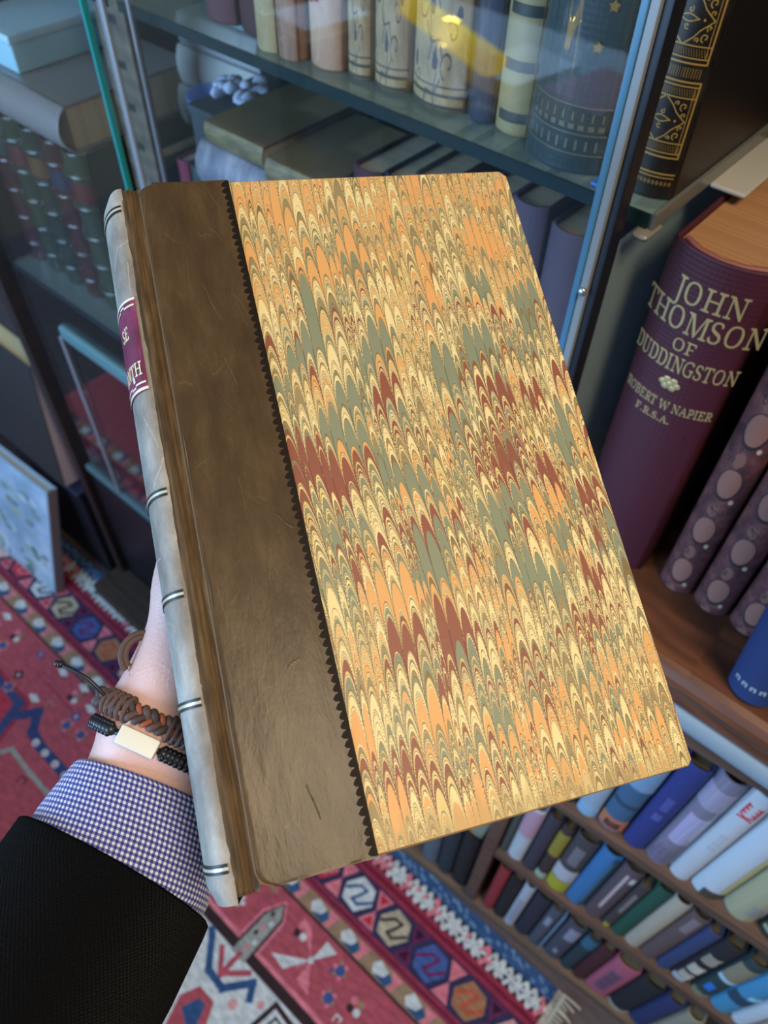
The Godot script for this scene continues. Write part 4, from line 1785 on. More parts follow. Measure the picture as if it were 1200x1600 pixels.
func bookcase() -> void:
	var t := thing("open_bookcase", "low open brown bookcase of three shelves under the cabinet ledge, packed with secondhand books", "bookcase", case_at(0, 0, 0))
	var m := wood(Color8(104, 76, 60), Color8(74, 52, 42), 13, 0.6)
	var back := wood(Color8(46, 34, 28), Color8(28, 21, 18), 15, 0.7)
	slab(t, "top_board", Vector3(-0.60, 0.858, -0.28), Vector3(0.44, 0.876, -0.004), m)
	slab(t, "shelf", Vector3(-0.081, 0.585, -0.28), Vector3(0.42, 0.605, 0.0), m)
	slab(t, "shelf", Vector3(-0.081, 0.302, -0.28), Vector3(0.42, 0.325, 0.0), m)
	slab(t, "shelf", Vector3(-0.58, 0.44, -0.28), Vector3(-0.101, 0.46, 0.0), m)
	slab(t, "base_board", Vector3(-0.60, 0.0, -0.28), Vector3(0.44, 0.021, 0.002), wood(Color8(112, 90, 72), Color8(84, 66, 54), 14, 0.6))
	slab(t, "upright", Vector3(-0.101, 0.021, -0.28), Vector3(-0.081, 0.858, 0.0), m)
	slab(t, "side_panel", Vector3(0.42, 0.021, -0.28), Vector3(0.44, 0.858, 0.0), m)
	slab(t, "side_panel", Vector3(-0.60, 0.021, -0.28), Vector3(-0.58, 0.858, 0.0), m)
	slab(t, "back_panel", Vector3(-0.58, 0.021, -0.285), Vector3(0.42, 0.858, -0.28), back)


func row_books() -> void:
	var g1 := "secondhand books on the top shelf of the open bookcase"
	var g2 := "secondhand books on the middle shelf of the open bookcase"
	var g3 := "secondhand books on the bottom shelf of the open bookcase"
	var white := paint(Color8(206, 208, 210), 0.5)
	var clear := glass_mat(Color(0.8, 0.8, 0.9), 0.06)
	var pale := paint(Color8(190, 186, 176), 0.6)
	var inkish := paint(Color8(60, 52, 66), 0.6)
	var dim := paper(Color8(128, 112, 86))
	# [x0, x1, height, colour, label, options]
	var y := 0.6055
	var rows := [
		[-0.046, -0.024, 0.21, Color8(34, 52, 50), "dark green book, almost hidden behind the held book, first on the bookcase's top shelf", {}],
		[-0.020, 0.003, 0.20, Color8(150, 170, 190), "pale blue-grey book left of the steel-blue one with an orange foot", {"bands": [[0.0, 0.12, paint(Color8(128, 164, 190), 0.5), "spine_band"]]}],
		[0.0055, 0.0345, 0.21, Color8(52, 96, 134), "steel-blue book with an orange label at the foot of its spine", {"bands": [[0.03, 0.17, paint(Color8(176, 104, 70), 0.6), "foot_label"], [0.05, 0.13, paint(Color8(62, 40, 44), 0.6), "label_print", -0.5, 0.6], [0.36, 0.40, paint(Color8(34, 58, 80)), "spine_band"], [0.6, 0.95, paint(Color8(110, 140, 170), 0.6), "spine_panel"]]}],
		[0.0375, 0.0625, 0.226, Color8(34, 48, 128), "royal blue cloth book with faint gilt on its spine, on the bookcase's top shelf", {"bands": [[0.40, 0.47, paint(Color8(72, 82, 140), 0.5), "faded_title", -0.3, 0.3], [0.52, 0.66, paint(Color8(66, 76, 136), 0.5), "faded_title", -0.25, 0.3]]}],
		[0.0645, 0.0915, 0.238, Color8(122, 116, 140), "lilac-grey book in clear wrapper with frayed top, beside the slim red-lettered one", {"wrap": clear, "bulge": 0.009, "bands": [[0.03, 0.2, paint(Color8(92, 88, 112), 0.5), "printed_band"], [0.3, 0.62, paint(Color8(166, 160, 190), 0.5), "spine_panel", -0.5, 0.7], [0.72, 0.9, paint(Color8(150, 144, 164), 0.5), "spine_panel"]]}],
		[0.0935, 0.1145, 0.246, Color8(196, 198, 204), "slim white book with red letters at the head of its spine", {}],
		[0.1175, 0.1490, 0.236, Color8(198, 206, 214), "thick white book with yellowed boards, between the red-lettered book and the cream one", {"bands": [[0.0, 0.09, paint(Color8(64, 58, 46), 0.7), "foot_label", -0.3, 0.98], [0.09, 1.0, paint(Color8(178, 172, 120), 0.6), "yellowed_edge", 0.55, 0.98]]}],
		[0.1530, 0.1880, 0.230, Color8(190, 182, 122), "fat cream-yellow book in a crinkled wrapper on the top shelf of the open bookcase", {"wrap": clear, "bulge": 0.011, "bands": [[0.1, 0.24, paint(Color8(150, 144, 132), 0.5), "grey_label", 0.0, 0.9]]}],
		[0.1925, 0.2250, 0.20, Color8(44, 46, 34), "dark olive book at the right end of the top shelf in view", {"bands": [[0.06, 0.1, paint(Color8(150, 146, 120)), "spine_band"]]}],
		[0.229, 0.262, 0.22, Color8(70, 50, 44), "dark brown book at the far right of the top shelf", {}]]
	for r in rows:
		var w: float = r[1] - r[0]
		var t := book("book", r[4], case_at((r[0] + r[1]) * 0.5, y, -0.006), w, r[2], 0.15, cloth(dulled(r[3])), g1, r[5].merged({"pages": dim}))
		if r[4].begins_with("slim white"):
			var red := paint(Color8(186, 30, 44), 0.5)
			lettering("XIII", 0.0135, red, t, w, 0.0046, 0.208, "up", "red_letters", 0.0, 1.0, true)
			lettering("|||  ||| || |||", 0.0045, paint(Color8(120, 124, 140)), t, w, 0.0046, 0.125, "up", "faded_title", 0.0)
	y = 0.3255
	rows = [
		[-0.0785, -0.068, 0.165, Color8(74, 78, 70), "thin grey-green book at the left end of the middle shelf", {}],
		[-0.0665, -0.0435, 0.205, Color8(196, 200, 204), "white book with a pinkish upper spine at the left of the middle shelf", {"bands": [[0.5, 0.98, paint(Color8(178, 138, 152), 0.6), "pink_panel"]]}],
		[-0.0415, -0.0225, 0.215, Color8(58, 52, 68), "dark purple-grey book right of the white and pink one", {}],
		[-0.0210, -0.0055, 0.213, Color8(62, 44, 42), "dark brown book with a mustard label high on its spine", {"bands": [[0.5, 0.9, paint(Color8(140, 122, 44), 0.6), "mustard_label"], [0.01, 0.12, paint(Color8(150, 166, 146)), "foot_label"]]}],
		[-0.0035, 0.0265, 0.215, Color8(70, 64, 66), "charcoal book with a lime-yellow foot and a white panel on its spine", {"bands": [[0.0, 0.2, paint(Color8(168, 158, 40), 0.6), "lime_foot"], [0.22, 0.44, paint(Color8(176, 172, 176)), "white_panel"], [0.55, 0.85, paint(Color8(110, 104, 108)), "faded_title", -0.4, 0.4]]}],
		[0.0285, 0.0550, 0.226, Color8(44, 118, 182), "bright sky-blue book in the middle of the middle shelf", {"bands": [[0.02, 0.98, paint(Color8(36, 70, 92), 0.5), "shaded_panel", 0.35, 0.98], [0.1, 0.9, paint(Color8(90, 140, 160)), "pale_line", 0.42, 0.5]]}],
		[0.0575, 0.0830, 0.220, Color8(94, 74, 82), "mauve-brown book with a long pale stroke down its spine", {"bands": [[0.25, 0.92, paint(Color8(186, 164, 162)), "pale_stroke", -0.2, 0.05], [0.82, 0.9, paint(Color8(190, 190, 196)), "small_label", 0.3, 0.7]]}],
		[0.0845, 0.0970, 0.205, Color8(70, 58, 56), "thin dark brown book with a yellow spot at its foot", {"bands": [[0.01, 0.09, paint(Color8(156, 140, 50)), "yellow_spot", -0.5, 0.5], [0.4, 0.8, paint(Color8(120, 112, 108)), "faded_title", -0.3, 0.3]]}],
		[0.0985, 0.1165, 0.226, Color8(16, 86, 66), "deep green cloth book next to the beige one", {}],
		[0.1185, 0.1395, 0.226, Color8(190, 172, 146), "plain beige book with a rounded spine on the middle shelf", {}],
		[0.1415, 0.1635, 0.221, Color8(104, 80, 78), "dusty mauve book right of the plain beige one", {"bands": [[0.7, 0.95, paint(Color8(124, 108, 112)), "faded_title", -0.4, 0.4]]}],
		[0.1655, 0.1825, 0.206, Color8(48, 66, 116), "navy blue book left of the black one with white lettering", {}],
		[0.1855, 0.2090, 0.207, Color8(34, 32, 40), "black book with blocks of white lettering on its spine", {"bands": [[0.02, 0.09, paint(Color8(170, 172, 182)), "foot_label", -0.8, 0.5]]}],
		[0.2150, 0.2370, 0.203, Color8(40, 66, 68), "teal and tan book with a blue spot and a white strip on its spine", {"bands": [[0.55, 0.88, paint(Color8(134, 122, 98)), "tan_panel"], [0.5, 0.56, paint(Color8(168, 198, 212)), "white_strip"], [0.2, 0.33, paint(Color8(30, 112, 196)), "blue_spot", -0.6, 0.1], [0.0, 0.08, paint(Color8(120, 120, 96)), "foot_label"]]}],
		[0.2400, 0.2670, 0.207, Color8(58, 152, 200), "light blue paperback with a dark middle band on the middle shelf", {"bands": [[0.3, 0.46, paint(Color8(34, 64, 84)), "dark_band"], [0.48, 0.54, paint(Color8(150, 200, 226)), "pale_band", 0.0, 0.97]]}],
		[0.2690, 0.2900, 0.210, Color8(206, 214, 220), "white paperback right of the light blue one", {"bands": [[0.0, 1.0, paint(Color8(150, 90, 84)), "red_line", 0.5, 0.65]]}],
		[0.2920, 0.3180, 0.200, Color8(176, 168, 140), "cream book at the right end of the middle shelf", {}]]
	for r in rows:
		var w: float = r[1] - r[0]
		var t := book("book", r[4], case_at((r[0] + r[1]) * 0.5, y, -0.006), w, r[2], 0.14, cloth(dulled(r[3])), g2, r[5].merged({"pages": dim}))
		if r[4].begins_with("black book"):
			for q in [[0.022, 0.05, 6], [0.06, 0.092, 9], [0.115, 0.15, 5]]:
				for k in q[2]:
					var b := MB.new()
					var y0: float = lerpf(q[0], q[1], float(k) / q[2])
					spine_patch(b, w, 0.0052, y0, y0 + 0.002, -0.62, 0.58 + 0.1 * sin(k * 2.0), 0.0005, 4)
					part("white_lettering", b, pale, t)
	y = 0.0215
	rows = [
		[-0.0670, -0.0480, 0.236, Color8(176, 38, 44), "bright red book at the left end of the bottom shelf", {}],
		[-0.0460, -0.0250, 0.228, Color8(22, 22, 30), "black book between the red book and the mottled white one", {}],
		[-0.0230, -0.0060, 0.238, Color8(188, 194, 204), "mottled white book on the bottom shelf, right of the black one", {"bands": [[0.12, 0.7, paint(Color8(150, 152, 166)), "mottled_panel", -0.5, 0.4]]}],
		[-0.0030, 0.0225, 0.236, Color8(36, 40, 62), "dark navy book right of the mottled white one", {}],
		[0.0245, 0.0430, 0.226, Color8(82, 88, 104), "slate-grey book with a pale patch beside the thin pale blue one", {"bands": [[0.6, 0.8, paint(Color8(140, 146, 160)), "pale_patch", -0.5, 0.3]]}],
		[0.0450, 0.0490, 0.228, Color8(112, 142, 166), "very thin pale blue pamphlet on the bottom shelf", {}],
		[0.0530, 0.0830, 0.226, Color8(76, 78, 96), "broad grey book with a pale title block, left of the dark teal one", {"bands": [[0.62, 0.9, paint(Color8(144, 142, 160)), "title_block", -0.3, 0.7], [0.2, 0.28, paint(Color8(150, 152, 164)), "small_label", -0.2, 0.2]]}],
		[0.0860, 0.1060, 0.222, Color8(34, 62, 74), "dark teal book left of the maroon one on the bottom shelf", {"bands": [[0.75, 0.97, paint(Color8(42, 98, 122)), "blue_panel"]]}],
		[0.1080, 0.1290, 0.217, Color8(82, 26, 34), "maroon cloth book left of the pink one", {}],
		[0.1330, 0.1700, 0.213, Color8(204, 88, 116), "pink book with a grey print block on its broad spine", {"bulge": 0.004, "bands": [[0.16, 0.78, paint(Color8(132, 84, 108)), "print_block", -0.55, 0.45]]}],
		[0.1740, 0.2090, 0.213, Color8(26, 36, 44), "black-green book right of the pink one", {"bands": [[0.0, 0.03, pale, "pale_rim"]]}],
		[0.2120, 0.2400, 0.212, Color8(38, 54, 112), "blue cloth book right of the black-green one on the bottom shelf", {}],
		[0.2430, 0.2690, 0.206, Color8(170, 158, 132), "cream book at the right end of the bottom shelf", {}]]
	for r in rows:
		var w: float = r[1] - r[0]
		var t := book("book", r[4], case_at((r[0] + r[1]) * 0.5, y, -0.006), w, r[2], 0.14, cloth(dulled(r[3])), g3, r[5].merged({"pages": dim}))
		if r[4].begins_with("pink"):
			for k in 10:
				var b := MB.new()
				spine_patch(b, w, 0.004, 0.042 + k * 0.012, 0.0445 + k * 0.012 + 0.002 * (k % 3), -0.42, 0.3 + 0.05 * (k % 2), 0.0006, 4)
				part("faded_print", b, inkish, t)
	# left compartment
	for r in [[-0.200, -0.168, 0.27, Color8(86, 100, 110), "tall grey-blue book at floor level left of the bookcase upright, with a worn sheen"], [-0.166, -0.138, 0.25, Color8(30, 46, 54), "dark teal book at floor level left of the bookcase upright"], [-0.136, -0.106, 0.26, Color8(18, 19, 24), "black book right beside the bookcase upright"]]:
		book("book", r[4], case_at((r[0] + r[1]) * 0.5, 0.0215, -0.008), r[1] - r[0], r[2], 0.16, cloth(r[3]), "dark books left of the bookcase upright")


func dulled(c: Color) -> Color:
	# handled, dusty jackets: a little greyer and darker than new
	var k := (c.r + c.g + c.b) / 3.0
	return c.lerp(Color(k, k, k), 0.16).darkened(0.10)


func ledge_books() -> void:
	# the maroon quarto with gilt lettering
	var maroon := cloth(Color8(66, 18, 34), 0.6)
	var gold := paint(Color8(186, 168, 122), 0.45, 0.35)
	var w := 0.067
	var bulge := 0.011
	var t := book("book", "thick maroon book with a gilt title in six lines, standing on the cabinet ledge", shelf_at(-0.1150, 0.9465, -0.440, 0.0), w, 0.298, 0.21, maroon, "", {"bulge": bulge, "pages": paper(Color8(172, 124, 82))})
	var hb := MB.new()
	hb.tube(PackedVector3Array([arc(w - 0.008, bulge, -0.98, -0.004) + Vector3(0, 0.2968, 0), arc(w - 0.008, bulge, -0.5, -0.004) + Vector3(0, 0.2968, 0), arc(w - 0.008, bulge, 0, -0.004) + Vector3(0, 0.2968, 0), arc(w - 0.008, bulge, 0.5, -0.004) + Vector3(0, 0.2968, 0), arc(w - 0.008, bulge, 0.98, -0.004) + Vector3(0, 0.2968, 0)]), 0.0022, 8)
	part("head_cap", hb, paint(Color8(132, 74, 66), 0.6), t)
	for r in [["JOHN", 0.0160, 0.2720, 0.004, 0.80], ["THOMSON", 0.0165, 0.2520, 0.002, 0.76], ["OF", 0.0095, 0.2345, 0.000, 0.95], ["DUDDINGSTON", 0.0125, 0.2195, 0.001, 0.62], ["ROBERT W NAPIER", 0.0078, 0.1845, 0.001, 0.70], ["F.R.S.A.", 0.0060, 0.1725, -0.004, 0.95]]:
		lettering(r[0], r[1], gold, t, w, bulge, r[2], "across", "gilt_lettering", r[3], r[4])
	var orn := MB.new()
	for k in 6:
		var a := TAU * k / 6.0
		orn.ball(Vector3(cos(a) * 0.0052, 0.2030 + sin(a) * 0.0034, 0.0001), Vector3(0.0030, 0.0024, 0.0006), 8, 5)
	orn.ball(Vector3(0, 0.203, 0.0002), Vector3(0.0026, 0.0022, 0.0008), 8, 5)
	part("gilt_ornament", orn, gold, t)
	# three volumes in flowered maroon cloth
	var fl := tex_mat(floral_print(), 0.7)
	for r in [[-0.0655, -0.0360, "leftmost of the three flowered maroon volumes, close beside the thick maroon book"], [-0.0335, -0.0030, "middle one of the three flowered maroon volumes on the ledge"], [-0.0005, 0.0300, "rightmost of the three flowered maroon volumes, behind the leaning blue book"]]:
		book("book", r[2], shelf_at((r[0] + r[1]) * 0.5, 0.9465, -0.450), r[1] - r[0], 0.27, 0.17, fl, "flowered maroon volumes on the cabinet ledge", {"bulge": 0.008, "boards": cloth(Color8(96, 48, 52))})
	var blue := book("book", "dark blue book leaning left at the front edge of the cabinet ledge", shelf_at(0.0405, 0.9485, -0.392, -0.12, 0.09), 0.036, 0.235, 0.15, cloth(Color8(26, 50, 98)), "", {"bulge": 0.010})
	var pale := paint(Color8(160, 168, 176), 0.5)
	for k in 4:
		var b := MB.new()
		var a := -0.62 + k * 0.33
		for q in [[0.0, 0.0045, 0.0, 0.07], [0.0, 0.0045, 0.14, 0.21], [0.0035, 0.0045, 0.0, 0.21]]:
			spine_patch(b, 0.036, 0.010, 0.017 + q[0], 0.017 + q[1], a + q[2], a + q[3], 0.0004, 2)
		part("worn_lettering", b, pale, blue)
	for r in [[0.075, 0.105, 0.25, Color8(52, 36, 32), "dark brown book at the right end of the cabinet ledge"], [0.108, 0.14, 0.27, Color8(30, 34, 46), "blackish-blue book at the far right of the cabinet ledge"]]:
		book("book", r[4], shelf_at((r[0] + r[1]) * 0.5, 0.9465, -0.45), r[1] - r[0], r[2], 0.17, cloth(r[3]))
	# under the glass shelf, seen through the sliding door
	for r in [[-0.445, -0.412, 0.235, Color8(66, 26, 34), "dark red book standing under the glass shelf behind the glass door"], [-0.409, -0.380, 0.24, Color8(38, 40, 62), "dark navy book under the glass shelf, right of the dark red one"], [-0.377, -0.345, 0.25, Color8(70, 54, 44), "dark brown book standing under the glass shelf, right of the navy one"], [-0.342, -0.312, 0.23, Color8(50, 30, 30), "blackish-red book under the glass shelf, left of the three lilac ones"]]:
		book("book", r[4], shelf_at((r[0] + r[1]) * 0.5, 0.9465, -0.47), r[1] - r[0], r[2], 0.16, cloth(r[3]), "dark books under the glass shelf")
	for r in [[-0.309, -0.282, 0.265, "first of the three lilac-brown books under the glass shelf, nearest the dark ones"], [-0.279, -0.247, 0.27, "middle one of the three lilac-brown books under the glass shelf"], [-0.244, -0.210, 0.262, "last of the three lilac-brown books under the glass shelf, nearest the door edge"]]:
		book("book", r[3], shelf_at((r[0] + r[1]) * 0.5, 0.9465, -0.462), r[1] - r[0], r[2], 0.17, cloth(Color8(76, 62, 76)), "lilac-brown books under the glass shelf", {"bulge": 0.008})


func shelf_books() -> void:
	var y := 1.2612
	var gold := paint(Color8(172, 140, 72), 0.4, 0.4)
	var vel := tex_mat(vellum_print(), 0.6)
	var g := "old bindings on the upper glass shelf"
	for r in [[-0.600, -0.560, 0.29, Color8(84, 46, 50), "dull red book at the left end of the upper glass shelf"], [-0.557, -0.515, 0.30, Color8(66, 30, 34), "dark red book left of the cream one on the upper glass shelf"]]:
		book("book", r[4], shelf_at((r[0] + r[1]) * 0.5, y, -0.455), r[1] - r[0], r[2], 0.17, cloth(r[3]), g)
	book("book", "narrow cream vellum book on the upper glass shelf, right of the dark red one", shelf_at(-0.506, y, -0.440), 0.024, 0.29, 0.17, tex_mat(leather_print(64, 256, Color8(166, 148, 106), Color8(140, 120, 80), Color8(190, 172, 132), 41, 30), 0.6), g)
	book("book", "pinkish tan book between the narrow cream one and the red-spotted one", shelf_at(-0.4825, y, -0.440), 0.022, 0.28, 0.17, tex_mat(leather_print(64, 256, Color8(150, 114, 90), Color8(122, 88, 70), Color8(176, 142, 116), 43, 30), 0.6), g)
	var rose := book("book", "cream book with a ring of red spots on its spine, on the upper glass shelf", shelf_at(-0.4515, y, -0.447), 0.034, 0.29, 0.17, tex_mat(leather_print(64, 256, Color8(168, 130, 102), Color8(140, 104, 80), Color8(190, 156, 128), 44, 30), 0.6), g, {"bulge": 0.009})
	var b := MB.new()
	for k in 7:
		var a := TAU * k / 7.0
		spine_patch(b, 0.036, 0.009, 0.052 + 0.007 * sin(a) - 0.002, 0.052 + 0.007 * sin(a) + 0.002, 0.38 * cos(a) - 0.35, 0.38 * cos(a) - 0.15, 0.0003, 3)
	part("red_spot", b, paint(Color8(138, 34, 30), 0.6), rose)
	for r in [[-0.4310, -0.4085, 0.032, "narrowest of the three vellum books with drawn leaves, next to the red-spotted one"], [-0.4065, -0.3745, 0.033, "middle vellum book with drawn curls and dark leaves on its spine"], [-0.3720, -0.3235, 0.05, "widest vellum book with drawn curls, right of the other two"]]:
		var w: float = r[1] - r[0]
		var v := book("book", r[3], shelf_at((r[0] + r[1]) * 0.5, y, -0.452), w, 0.31, 0.18, vel, g, {"boards": paint(Color8(168, 146, 104), 0.6), "bulge": minf(w * 0.26, 0.011), "bands": [[0.004, 0.012, paint(Color8(74, 66, 58)), "foot_rule"], [0.03, 0.036, paint(Color8(74, 66, 58)), "foot_rule"]]})
		v.set_meta("group", "decorated vellum books on the upper glass shelf")
	book("book", "slim blue-black book in a shiny wrapper, left of the green and cream banded one", shelf_at(-0.3090, y, -0.456), 0.019, 0.29, 0.17, cloth(Color8(36, 42, 58)), g, {"wrap": glass_mat(Color(0.5, 0.55, 0.65), 0.05)})
	# cream spine with dark green bars
	var cream := paint(Color8(150, 134, 92), 0.55)
	var green := paint(Color8(44, 50, 46), 0.5)
	var bands := []
	for k in 5:
		bands.append([0.03 + k * 0.108, 0.052 + k * 0.108, green, "green_bar", -0.62, 0.85])
	bands.append([0.60, 0.98, paint(Color8(52, 60, 52), 0.5), "green_panel", -0.55, 0.75])
	book("book", "cream book with dark green bars across its narrow spine", shelf_at(-0.2840, y, -0.456), 0.027, 0.29, 0.17, cream, g, {"bands": bands})
	var gl := glass_mat(Color(0.5, 0.62, 0.7), 0.05)
	var star := book("book", "dark green book with gold stars in a clear wrapper, by the door edge", shelf_at(-0.2345, y, -0.438), 0.056, 0.31, 0.18, cloth(Color8(30, 46, 44), 0.6), g, {"wrap": gl, "bulge": 0.012})
	for q in [[0.42, 0.073], [0.55, 0.094], [0.7, 0.15], [0.15, 0.13], [0.05, 0.19]]:
		b = MB.new()
		var pts := PackedVector2Array()
		for k in 10:
			var rr := 0.0036 if k % 2 == 0 else 0.0015
			pts.append(Vector2(sin(TAU * k / 10.0), cos(TAU * k / 10.0)) * rr)
		var c := arc(0.056, 0.012, q[0], 0.0002) + Vector3(0, q[1], 0)
		var yaw: float = q[0] * 0.85
		b.prism(pts, 0.0, 0.0005, Transform3D(Basis(Vector3.UP, yaw), c))
		part("gold_star", b, gold, star)
	b = MB.new()
	for s in [[0.012, 0.0128], [0.024, 0.0248], [0.0400, 0.0408]]:
		spine_patch(b, 0.056, 0.012, s[0], s[1], -0.95, 0.95, 0.0004)
	for k in 9:
		var a := -0.85 + k * 0.2
		spine_patch(b, 0.056, 0.012, 0.015, 0.021, a, a + 0.05, 0.0004, 2)
		spine_patch(b, 0.056, 0.012, 0.027, 0.030, a, a + 0.12, 0.0004, 2)
		spine_patch(b, 0.056, 0.012, 0.032, 0.037, a + 0.04, a + 0.08, 0.0004, 2)
	part("gilt_foot", b, paint(Color8(120, 116, 88), 0.4, 0.3), star)
	# blackish ribbed book and the gold-tooled one past the door
	book("book", "black book with slanting ribs on its spine, just behind the edge of the glass door", shelf_at(-0.1995, y + 0.0026, -0.475), 0.012, 0.30, 0.16, cloth(Color8(34, 28, 26)), g)
	var card := thing("blue_card", "bright blue card under the ribbed black book on the glass shelf", "card")
	slab(card, "sheet", Vector3(-0.2055, 1.2613, -0.60), Vector3(-0.1960, 1.2636, -0.436), paint(Color8(44, 110, 186), 0.5), 0.0004)
	var gilt := tex_mat(gilt_print(), 0.38)
	book("book", "black leather book with rich gold tooling on its spine, right of the glass door edge", shelf_at(-0.1770, y, -0.446, 0.0), 0.036, 0.33, 0.22, gilt, g, {"bulge": 0.007, "boards": paint(Color8(22, 20, 20), 0.4)})


func stack_books() -> void:
	# books lying behind the sliding door and in the left bay
	var riser := thing("wooden_riser", "dark wooden riser block on the ledge under the two piles of lying books", "riser")
	slab(riser, "block", Vector3(-0.626, 0.9465, -0.66), Vector3(-0.452, 1.0990, -0.455), wood(Color8(40, 34, 34), Color8(26, 22, 24), 17, 0.6), 0.002)
	var olive := tex_mat(leather_print(128, 128, Color8(112, 100, 66), Color8(82, 72, 46), Color8(146, 132, 92), 81, 12), 0.6)
	var g := "lying books behind the glass door"
	var grey := tex_mat(leather_print(64, 256, Color8(122, 126, 138), Color8(92, 96, 110), Color8(162, 166, 174), 83, 20), 0.4)
	book("book", "grey-blue rounded book lying at the bottom of the left pile behind the glass door", flat_at(-0.530, 1.1250, -0.444), 0.050, 0.100, 0.17, grey, g, {"bulge": 0.014})
	book("book", "olive book lying on top of the grey-blue one, left of its twin", flat_at(-0.5365, 1.1612, -0.452), 0.021, 0.081, 0.158, olive, g, {"bulge": 0.003})
	book("book", "dark cloth book lying under the right olive one behind the glass door", flat_at(-0.4535, 1.1195, -0.455), 0.040, 0.075, 0.14, cloth(Color8(70, 62, 48)), g, {"bulge": 0.006})
	book("book", "right-hand olive book of the pair lying behind the glass door", flat_at(-0.4535, 1.1530, -0.449), 0.026, 0.078, 0.125, olive, g, {"bulge": 0.004})
	var box := thing("card_box", "narrow dark card box under the crumpled tissue paper left of the olive books", "box")
	slab(box, "body", Vector3(-0.688, 0.9465, -0.63), Vector3(-0.632, 1.150, -0.49), paint(Color8(44, 56, 64), 0.7), 0.002)
	slab(box, "lid", Vector3(-0.6885, 1.150, -0.631), Vector3(-0.6315, 1.156, -0.488), paint(Color8(50, 62, 70), 0.7), 0.001)
	var tissue := thing("tissue_paper", "crumpled white tissue paper lying on the card box left of the olive books", "paper")
	var b := MB.new()
	rng.seed = 3
	for k in 16:
		var c := Vector3(-0.682 + rng.randf() * 0.045, 1.161 + rng.randf() * 0.010, -0.505 - rng.randf() * 0.06)
		b.ball(c, Vector3(rng.randf_range(0.005, 0.011), rng.randf_range(0.003, 0.007), rng.randf_range(0.006, 0.012)), 6, 4)
	part("crumple", b, paint(Color8(190, 200, 222), 0.8), tissue)
	# pile of pale books in the left bay, a turquoise folder on top, a blue tumbler in front
	var gp := "pale books piled in the left bay"
	var y := 1.0520
	for r in [[0.048, 0.150, Color8(150, 146, 138), "lowest of the three pale books piled in the left bay beside the upright"], [0.046, 0.140, Color8(172, 170, 164), "middle one of the three pale books piled in the left bay beside the upright"], [0.036, 0.130, Color8(160, 164, 166), "uppermost of the three pale books piled in the left bay, under the turquoise folder"]]:
		book("book", r[3], flat_at(-0.702, y + r[0] * 0.5, -0.598, 0.04), r[0], r[1], 0.13, cloth(r[2]), gp, {"bulge": 0.006})
		y += r[0] + 0.0006
	b = MB.new()
	b.box(Vector3(-0.742, y + 0.003, -0.655), Vector3(0.072, 0.005, 0.10), 0.001)
	var folder := thing("paper_folder", "small pale turquoise folder lying on the pile of pale books", "folder")
	part("sheet", b, paint(Color8(140, 196, 204), 0.5), folder)
	var cup := thing("glass_tumbler", "pale blue glass tumbler standing on the cloth books in front of the pale pile", "glass")
	b = MB.new()
	var rings := []
	for q in [[0.0, 0.0], [0.022, 0.0], [0.024, 0.004], [0.028, 0.05], [0.031, 0.078], [0.0295, 0.078], [0.026, 0.05], [0.022, 0.008], [0.0, 0.007]]:
		var ring := PackedVector3Array()
		for k in 24:
			ring.append(Vector3(-0.738 + q[0] * cos(TAU * k / 24), 1.0516 + q[1], -0.562 + q[0] * sin(TAU * k / 24)))
		rings.append(ring)
	b.loft(rings, true, false, null)
	part("glass_wall", b, glass_mat(Color(0.3, 0.55, 0.85), 0.4), cup)
	var pale := thing("pale_blue_box", "flat pale blue box lying on the large grey leather book in the left bay", "box")
	slab(pale, "body", Vector3(-1.080, 1.1135, -0.62), Vector3(-0.976, 1.145, -0.461), paint(Color8(160, 208, 220), 0.5), 0.002)
	slab(pale, "lid", Vector3(-1.0815, 1.145, -0.6215), Vector3(-0.9745, 1.156, -0.4595), paint(Color8(190, 226, 236), 0.45), 0.002)
	# left bay: a set in leather with raised bands, a large grey book across the top
	var leather := [Color8(58, 66, 48), Color8(66, 40, 34), Color8(46, 54, 44), Color8(52, 60, 46), Color8(62, 34, 36)]
	for k in 5:
		var w := 0.0455
		var h := 0.222
		var m := paint(leather[k], 0.16, 0.0, 0.8)
		var t := book("book", ["rightmost leather volume with raised bands in the left bay of the cabinet", "second leather volume from the right with raised bands in the left bay", "middle leather volume with raised bands in the left bay", "fourth leather volume from the right with raised bands in the left bay", "leftmost leather volume with raised bands in the left bay"][k], shelf_at(-0.884 - k * 0.0475, 0.8355, -0.440), w, h, 0.17, m, "leather set with raised bands in the left bay", {"bulge": 0.013})
		for i in 5:
			b = MB.new()
			var path := PackedVector3Array()
			for a in 13:
				path.append(arc(w, 0.013, a / 6.0 - 1.0, 0.0006) + Vector3(0, 0.028 + i * 0.0415, 0))
			b.tube(path, 0.0034, 8)
			part("raised_band", b, m, t)
		b = MB.new()
		spine_patch(b, w, 0.013, 0.160, 0.186, -0.9, 0.9, 0.0004)
		part("title_label", b, paint([Color8(84, 30, 30), Color8(40, 44, 60), Color8(92, 62, 30), Color8(80, 28, 34), Color8(40, 50, 46)][k], 0.4), t)
	book("book", "large grey leather book lying flat across the set with raised bands", flat_at(-0.985, 1.0855, -0.432), 0.055, 0.235, 0.20, paint(Color8(132, 128, 126), 0.32, 0.0, 0.6), "", {"bulge": 0.018}).position += Vector3(0.1175, 0, 0)
